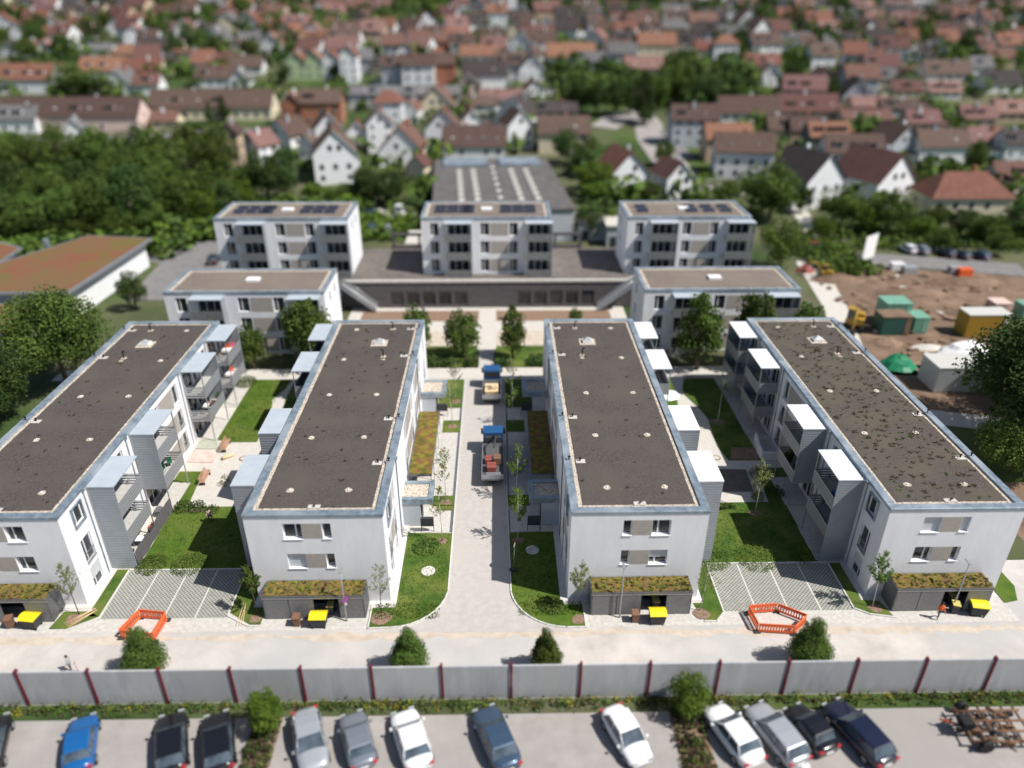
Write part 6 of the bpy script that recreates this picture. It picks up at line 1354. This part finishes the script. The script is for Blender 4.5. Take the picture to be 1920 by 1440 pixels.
# balcony and patio furniture
def chair(x, y, z, rz, m_, label):
    root = empty('garden_chair', (x, y, z), rz); tag(root, label, 'chair', 'chairs on balconies and patios')
    g = MB(); g.box(-.24, .24, -.24, .24, .42, .46, m_); g.build('seat', root); g = MB(); g.box(-.24, .24, .21, .25, .47, .95, m_); g.build('backrest', root)
    for sx in (-.21, .21):
        for sy in (-.21, .21): g = MB(); g.box(sx-.015, sx+.015, sy-.015, sy+.015, 0, .41, 'steel'); g.build('leg', root)
def table(x, y, z, m_, label, rx=.6, ry=.4):
    root = empty('garden_table', (x, y, z)); tag(root, label, 'table', 'tables on balconies and patios')
    g = MB(); g.box(-rx, rx, -ry, ry, .70, .74, m_); g.build('table_top', root)
    for sx in (-rx+.06, rx-.06):
        for sy in (-ry+.06, ry-.06): g = MB(); g.box(sx-.02, sx+.02, sy-.02, sy+.02, 0, .69, 'steel'); g.build('leg', root)
table(-34.0, 84.2, 6.06, 'white', 'white table on the top rear balcony of the far left block'); chair(-34.3, 85.3, 6.06, 0, 'orange', 'orange chair on the top rear balcony of the far left block'); chair(-33.6, 85.6, 6.06, .4, 'pink', 'pink chair on the top rear balcony of the far left block'); chair(-34.3, 82.9, 6.06, 2.6, 'light_wood', 'pale wooden chair on the top rear balcony')
table(-34.1, 83.6, 3.01, 'white', 'white table on the middle rear balcony of the far left block'); chair(-34.2, 85.0, 3.01, .2, 'orange', 'orange chair on the middle rear balcony of the far left block')
table(-34.0, 75.6, 3.01, 'white', 'white table on the lower balcony with red flowers'); chair(-34.4, 76.8, 3.01, 0, 'fabric_grey', 'dark chair on the lower balcony with red flowers'); chair(-34.2, 74.6, 3.01, 3, 'fabric_grey', 'dark chair at the front of the lower balcony with red flowers')
chair(-34.3, 63.0, 3.01, 0, 'green_fabric', 'green chair on the lower balcony of the metal-sided tower'); chair(-34.0, 64.2, 3.01, .5, 'green_fabric', 'second green chair behind the first, metal-sided tower')
chair(-34.2, 54.0, .08, 2, 'dark', 'black chair on the screened patio'); table(-33.9, 55.4, .08, 'white', 'white table on the screened patio'); chair(-34.0, 52.9, .08, 1, 'red', 'red chair at the front of the screened patio')
table(30.2, 84.3, .08, 'steel', 'grey table on the rear patio in the right courtyard'); table(30.3, 80.6+2, 6.06, 'light_wood', 'wooden table on the top rear balcony of the weedy-roofed block'); chair(30.4, 76.4, 6.06, 1, 'light_wood', 'wooden chair on the second rear top balcony, weedy-roofed block'); chair(30.3, 62.2, 3.01, 2, 'fabric_grey', 'dark chair on the lower balcony of the shaded metal tower')
g = MB(); 
for k in range(10):
    a0, a1 = math.pi*k/10-math.pi/2, math.pi*(k+1)/10-math.pi/2
    for j in range(14): b0, b1 = 2*math.pi*j/14, 2*math.pi*(j+1)/14; g.poly([(math.cos(a0)*math.cos(b0)*.42, math.cos(a0)*math.sin(b0)*.42, math.sin(a0)*.42+.42), (math.cos(a0)*math.cos(b1)*.42, math.cos(a0)*math.sin(b1)*.42, math.sin(a0)*.42+.42), (math.cos(a1)*math.cos(b1)*.42, math.cos(a1)*math.sin(b1)*.42, math.sin(a1)*.42+.42), (math.cos(a1)*math.cos(b0)*.42, math.cos(a1)*math.sin(b0)*.42, math.sin(a1)*.42+.42)], 'blue', True)
tag(g.build('exercise_ball', loc=(30.2, 53.6, 6.06)), 'large blue exercise ball on the top front balcony at right', 'ball')
for x, y, z, m_, lb in ((-33.25, 75.2, 4.05, 'pink', 'pink flower box on the balcony railing of the left courtyard'), (-33.25, 77.2, 4.05, 'green_fabric', 'leafy flower box on the same railing, farther one'), (-32.9, 55.9, 1.6, 'red', 'red flowers at the screened patio')):
    root = empty('flower_box', (x, y, z)); tag(root, lb, 'flower box', 'flower boxes'); g = MB(); g.box(-.12, .12, -.5, .5, 0, .18, 'anthracite'); g.build('box', root)
    g = MB(); q = random.Random(int(y))
    for _ in range(60): c = Vector((q.uniform(-.14, .14), q.uniform(-.5, .5), q.uniform(.16, .38))); u = Vector((q.gauss(0, 1), q.gauss(0, 1), q.gauss(0, 1))).normalized()*.07; v = u.orthogonal().normalized()*.05; g.poly([c-u, c-v, c+u, c+v], q.choice([m_, 'leaf_mid']))
    g.build('flowers', root)
shrub(30.2, 64.2, .4, 1.5, 'leaf_bright', 'potted palm-like plant on the lower shaded balcony', 160, 31, .16, 3.01, 'plant')
# blanket and paddling pool at the plaza
mat('blanket_pink', (0.55, 0.36, 0.33), (0.66, 0.55, 0.48), 1.2, 0.9)
mat('blanket_green', (0.34, 0.36, 0.28), (0.42, 0.44, 0.38), 1.2, 0.9)
for pts, m_, lb in (([(-35.0, 69.3), (-31.9, 69.2), (-32.2, 71.6), (-34.9, 71.8)], 'blanket_pink', 'pinkish blanket spread on the plaza below the balconies'), ([(-34.9, 72.0), (-32.3, 71.9), (-32.9, 74.0), (-35.0, 73.7)], 'blanket_green', 'grey-green blanket spread on the plaza behind the pink one')):
    g = MB(); g.prism(pts, .015, .05, m_); tag(g.build('blanket'), lb, 'blanket', 'blankets on the plaza')
# ------------------------------------------------------------------ people
def person(x, y, rz, label, top, legs, hairm='hair', step=.12, arms=((.30, .02, 1.02), (-.28, .12, 1.0))):
    """standing figure, one skinned surface; top and legs are clothing colours"""
    V_ = [(0, 0, .96), (0, 0, 1.18), (0, .01, 1.40), (0, .01, 1.50), (0, .02, 1.60), (0, .03, 1.72),
          (.10, 0, .88), (.12, step, .50), (.12, step*.6, .08), (.12, step*.6+.14, .04), (-.10, 0, .88), (-.12, -step, .50), (-.12, -step*1.6, .08), (-.12, -step*1.6+.14, .04),
          (.19, 0, 1.40), (.25, -.02, 1.14), (arms[0][0], arms[0][1]+.1, arms[0][2]-.12), (-.19, 0, 1.40), (-.25, .0, 1.14), (arms[1][0], arms[1][1]+.1, arms[1][2]-.12)]
    E_ = [(0, 1), (1, 2), (2, 3), (3, 4), (4, 5), (0, 6), (6, 7), (7, 8), (8, 9), (0, 10), (10, 11), (11, 12), (12, 13), (2, 14), (14, 15), (15, 16), (2, 17), (17, 18), (18, 19)]
    Rr = [.145, .14, .15, .055, .085, .075, .095, .062, .042, .035, .095, .062, .042, .035, .062, .045, .032, .062, .045, .032]
    # hands: palm then five short fingers
    for h_, sx in ((16, 1), (19, -1)):
        b = Vector(V_[h_]); i0 = len(V_); V_.append(tuple(b+Vector((0, .03, -.08)))); E_.append((h_, i0)); Rr.append(.026)
        for k in range(4): V_.append(tuple(b+Vector(((k-1.5)*.02, .045, -.165+abs(k-1.5)*.008)))); E_.append((i0, len(V_)-1)); Rr.append(.009)
        V_.append(tuple(b+Vector((-sx*.035, .055, -.10)))); E_.append((i0, len(V_)-1)); Rr.append(.01)
    me = bpy.data.meshes.new('person'); me.from_pydata(V_, E_, []); o = bpy.data.objects.new('person', me); COL.objects.link(o)
    sk_ = o.modifiers.new('s', 'SKIN'); ss = o.modifiers.new('u', 'SUBSURF'); ss.levels = ss.render_levels = 2
    for i, sv in enumerate(me.skin_vertices[0].data): sv.radius = (Rr[i]*(1.15 if i in (0, 1, 2) else 1), Rr[i]); sv.use_root = (i == 0)
    dg = bpy.context.evaluated_depsgraph_get(); m2 = bpy.data.meshes.new_from_object(o.evaluated_get(dg)); m2.name = 'person'; bpy.data.objects.remove(o)
    for m_ in ('skin', top, legs, 'dark'): m2.materials.append(M[m_])
    for f in m2.polygons:
        c = f.center; f.use_smooth = True
        f.material_index = 3 if c.z < .1 else 2 if c.z < .98 and abs(c.x) < .21 else 0 if c.z > 1.5 or (abs(c.x) > .2 and c.z < 1.06) else 1
    o = bpy.data.objects.new('person', m2); COL.objects.link(o); o.location = (x, y, .04); o.rotation_euler = (0, 0, rz); tag(o, label, 'person', 'people outdoors')
    g = MB()
    for k in range(6):
        a0, a1 = math.pi*k/12*1.1, math.pi*(k+1)/12*1.1
        for j in range(12): b0, b1 = 2*math.pi*j/12, 2*math.pi*(j+1)/12; P = lambda a, b: (math.sin(a)*math.cos(b)*.105, -.015+math.sin(a)*math.sin(b)*.115+.03, 1.66+math.cos(a)*.135); g.poly([P(a0, b0), P(a1, b0), P(a1, b1), P(a0, b1)], hairm, True)
    g.build('hair', o)
    g = MB(); g.box(-.012, .012, .115, .145, 1.60, 1.65, 'skin'); g.build('nose', o)
    return o
person(-28.5, 58.6, R(200), 'person in a pinkish top standing on the left courtyard lawn', 'blanket_pink', 'fabric_grey')
person(36.6, 44.9, R(170), 'person in an orange-brown jacket walking before the rightmost bin store', 'orange', 'bin_body', step=.2)
person(-33.1, 40.6, R(100), 'person in grey clothes riding a scooter on the front road', 'lens', 'fabric_grey', step=.05)
root = empty('kick_scooter', (-33.0, 40.6, 0), R(10)); tag(root, 'small dark kick scooter under the person in grey on the road', 'scooter')
g = MB(); g.box(-.35, .3, -.07, .07, .06, .09, 'dark'); g.build('deck', root); g = MB(); g.tube([(.35, 0, .1), (.28, 0, .95)], .018, 'red', 6); g.build('stem', root); g = MB(); g.tube([(.28, -.2, .95), (.28, .2, .95)], .015, 'dark', 6); g.build('handlebar', root)
for sx in (-.38, .37): g = MB(); g.tube([(sx, -.015, .06), (sx, .015, .06)], .06, 'dark', 10); g.build('wheel', root)

mat('rustwood', (0.14, 0.09, 0.06), (0.25, 0.17, 0.11), 3, .9)
# ------------------------------------------------------------------ building site on the right
patch('dirt_ground', [(51.5, 84), (56, 76), (92, 78), (100, 128), (66, 133), (58.5, 126), (57, 108), (52, 96)], 0.0, 'dirt')
patch('site_path', [(47, 92), (52, 92), (55.5, 105), (57, 110), (62, 134), (57.5, 137), (53.5, 112)], 0.004, 'plaza')
patch('field_path', [(48, 74), (53, 76), (80, 69), (80, 72.5), (54, 79.5), (47, 78)], 0.004, 'plaza')
patch('dirt_ground', [(45, 52), (58, 56), (60, 64), (48, 64)], 0.004, 'dirt')
patch('trench', [(84, 112), (110, 108), (110, 114), (86, 119)], 0.01, 'soil')
def heap(x, y, rx, ry, h, m_, label, cat, name, sd=1, z=0):
    q = random.Random(sd); g = MB(); nr, na = 6, 16; P = []
    for i in range(nr+1):
        t = i/nr; P.append([(math.cos(2*math.pi*j/na)*rx*t*(1+q.uniform(-.12, .12)), math.sin(2*math.pi*j/na)*ry*t*(1+q.uniform(-.12, .12)), h*(1-t**1.7)*(1+q.uniform(-.1, .1)) if i < nr else 0) for j in range(na)])
    for i in range(nr):
        for j in range(na): g.poly([P[i][j], P[i+1][j], P[i+1][(j+1) % na], P[i][(j+1) % na]], m_, True)
    o = g.build(name, loc=(x, y, z)); tag(o, label, cat); return o
heap(70, 118, 9, 2.2, 1.6, 'dirt', 'long brown spoil heap in the middle of the building site', 'earth heap', 'earth_heap', 1)
heap(92, 117, 12, 3, 2.4, 'soil', 'dark long earth bank at the right edge of the building site', 'earth heap', 'earth_heap', 2)
heap(61, 126, 5, 2, 1.2, 'dirt', 'small earth heap near the white sign board', 'earth heap', 'earth_heap', 3)
mat('green_pale', (0.13, 0.30, 0.22), (0.18, 0.37, 0.28), .8, .6); mat('green_deep', (0.03, 0.10, 0.08), rough=.6); mat('green_tarp', (0.01, 0.19, 0.09), rough=.5); mat('ochre', (0.34, 0.21, 0.03), rough=.5); mat('roof_pale', (0.5, 0.5, 0.47), rough=.7)
heap(55.6, 91.6, 2.6, 1.9, 1.9, 'green_tarp', 'dark green tarpaulin heap left of the white site hut', 'tarpaulin heap', 'tarpaulin_heap', 4)
heap(67.5, 95.5, 4.4, 2.0, 2.0, 'white', 'white sheeted heap between ochre container and huge tree', 'sheeted heap', 'tarpaulin_heap', 5)
heap(78, 110, 5, 2.4, 1.5, 'dirt', 'brown earth heap behind the ochre container', 'earth heap', 'earth_heap', 7)
heap(57.5, 99, 2.4, 1.6, 1.0, 'soil', 'low earth heap in front of the dark green container', 'earth heap', 'earth_heap', 8)
heap(83, 124, 8, 2, 1.3, 'dirt', 'long low earth bank before the far street', 'earth heap', 'earth_heap', 9)
heap(63, 97.5, 2.6, 1.2, .5, 'plaza', 'pale heap of gravel between green container and white sheets', 'gravel heap', 'gravel_heap', 10)
q = random.Random(41); g = MB()
for _ in range(230):
    x, y = q.uniform(57, 92), q.uniform(84, 128); a = q.uniform(.15, .7); b_ = q.uniform(.15, .5); h = q.uniform(.1, .45)
    if x > 58 and y < 92 and x < 66: continue
    c_ = q.uniform(0, 3.1); P = [(x+math.cos(c_)*u*a-math.sin(c_)*v_*b_, y+math.sin(c_)*u*a+math.cos(c_)*v_*b_) for u, v_ in ((-1, -1), (1, -1), (1, 1), (-1, 1))]
    g.prism(P, 0, h, q.choice(['soil', 'dirt', 'rustwood', 'soil', 'dirt', 'slab'] if q.random() < .5 else ['dirt', 'soil']))
tag(g.build('rubble'), kind='stuff')
def container(x, y, w_, d_, h, m_, label, top=None, rz=0, name='shipping_container'):
    root = empty(name, (x, y, 0), rz); tag(root, label, 'container', 'containers on the building site')
    g = MB(); g.box(-w_/2, w_/2, -d_/2, d_/2, .1, h, m_)
    n = int(w_/.35)
    for k in range(n): xx = -w_/2+(k+.5)*w_/n; g.box(xx-.05, xx+.05, -d_/2-.03, -d_/2+.01, .25, h-.15, m_)
    g.build('body', root); g = MB(); g.box(-w_/2-.08, w_/2+.08, -d_/2-.08, d_/2+.08, h, h+.14, top or m_); g.build('roof', root)
    g = MB(); g.box(w_/2-.9, w_/2-.1, -d_/2-.06, -d_/2-.035, .2, h-.2, top or m_); g.build('door', root); return root
container(60.1, 103.4, 4.4, 3.0, 2.9, 'green_deep', 'dark green container at the left of the building site', 'dirt')
container(61.8, 106.9, 3.9, 3.4, 3.7, 'green_pale', 'pale mint green tarpaulin-covered container behind the dark green one')
container(64.2, 104.0, 2.2, 3.0, 2.5, 'green_pale', 'small mint green container right of the dark green one')
container(73.4, 102.4, 6.4, 3.0, 3.6, 'ochre', 'ochre yellow container with grey roof on the building site', 'roof_pale')
container(84.5, 108, 4, 2.6, 2.6, 'green_pale', 'mint green container at the right edge beyond the ochre one')
container(80.2, 109.5, 2.6, 2.6, 2.4, 'blanket_pink', 'small pinkish site cabin left of the far mint container')
container(60.9, 86.0, 8.6, 4.2, 3.5, 'lens', 'white site hut with pale roof beside the long block', 'roof_pale')
def digger(x, y, rz, label, s_=1.0):
    root = empty('excavator', (x, y, terr(x, y)), rz); root.scale = (s_, s_, s_); tag(root, label, 'excavator', 'yellow excavators')
    for sx in (-1, 1):
        g = MB(); g.prism([(sx*.75, -1.5), (sx*1.25, -1.5), (sx*1.25, 1.5), (sx*.75, 1.5)], .05, .75, 'dark'); g.build('track', root)
    g = MB(); g.box(-1.1, 1.1, -1.6, .9, .9, 1.7, 'ochre'); g.box(-1.0, .2, -1.5, -.2, 1.7, 2.1, 'ochre'); g.build('body', root)
    g = MB(); g.box(.25, 1.08, -.4, .95, 1.7, 2.9, 'glass'); g.box(.2, 1.12, -.45, 1.0, 2.9, 3.0, 'ochre'); g.build('cab', root)
    g = MB(); g.tube([(-.1, .8, 1.5), (-.1, 2.4, 3.6), (-.1, 4.2, 3.0), (-.1, 4.6, 1.4)], [.24, .2, .18, .12], 'ochre', 6); a = g.build('arm', root); g = MB(); g.box(-.5, .3, 4.3, 5.0, .6, 1.3, 'dark'); g.build('bucket', a)
digger(55.0, 106.6-2, R(150), 'yellow excavator just behind the roof corner of the weedy-roofed block', 1.15)
digger(59.3, 127, R(60), 'smaller yellow excavator at the street corner by the path', .8)
heap(57.2, 131, 1.8, 1.4, 1.2, 'dull_red', 'dull red covered heap beside the small excavator', 'tarpaulin heap', 'tarpaulin_heap', 6)
root = empty('sign_board', (70.5, 135.0, 0), R(38)); tag(root, 'large blank white sign board on legs at the far street', 'sign board')
g = MB(); g.box(-2.2, 2.2, -.06, .06, 1.0, 5.6, 'white'); g.build('board', root)
for sx in (-1.6, 1.6): g = MB(); g.box(sx-.08, sx+.08, .07, .2, 0, 5.2, 'steel'); g.build('leg', root)
for i, (px, py) in enumerate(((1680, 505), (1703, 512), (1790, 512), (1806, 516))):
    p = gp(px, py); g = MB(); g.box(-1.2, 1.2, -.8, .8, 0, 1.3, ['white', 'lens', 'lens', 'orange'][i]); g.box(-1.25, 1.25, -.05, .05, 0, 1.34, 'anthracite'); o = g.build('material_stack', loc=p); tag(o, ['white stack of building material at the far side of the site, leftmost', 'grey stack of building material next to the white one', 'pale stack of building material near the dark earth bank', 'orange stack of building material near the dark earth bank'][i], 'material stack', 'stacks of building material')
# rusty machinery at the bottom right
root = empty('scrap_machine', (34.6, 34.2, 0)); tag(root, 'rusty brown and black farm machine parked at the lower right', 'machine')
mat('rust', (0.12, 0.06, 0.035), (0.22, 0.13, 0.08), 4, .9)
q = random.Random(9)
g = MB()
for k in range(4): g.tube([(-2.2, -1.2+k*.8, .7), (2.6, -1.4+k*.85, .8)], .09, 'rust', 6)
for k in range(6): g.tube([(-2+k*.85, -1.3, .75), (-1.9+k*.85, 1.5, .75)], .08, 'rust', 6)
g.build('frame', root)
for k in range(7):
    g = MB(); x = -2.1+k*.65; yy = q.uniform(-1.3, 1.3); g.tube([(x, yy-.08, .45), (x, yy+.08, .5)], .42, 'rust' if k % 3 else 'dark', 14); g.build('disc', root)
g = MB()
for k in range(16):
    a_ = (q.uniform(-2, 2.6), q.uniform(-1.3, 1.3), q.uniform(.5, .9)); b_ = (a_[0]+q.uniform(-1.2, 1.2), a_[1]+q.uniform(-1, 1), q.uniform(.6, 1.3)); g.tube([a_, b_], q.uniform(.04, .12), q.choice(['rust', 'dark', 'anthracite']), 6)
g.build('linkage', root)
for sy in (-1.5, 1.7):
    g = MB(); g.tube([(-1.2, sy-.15, .5), (-1.2, sy+.15, .5)], .5, 'dark', 16); g.build('wheel', root)
g = MB(); g.tube([(-2.2, 0, .8), (-3.4, .6, .7)], .07, 'orange', 6); g.box(-2.4, -1.7, -.5, .4, .9, 1.5, 'dark'); g.build('hitch', root)
g = MB(); g.prism([(-.28, -.35), (.3, -.3), (.26, .36), (-.3, .3)], 0, .04, 'white'); tag(g.build('white_slab', loc=(20.6, 32.0, 0)), 'small white slab lying on the asphalt between dark cars', 'slab')
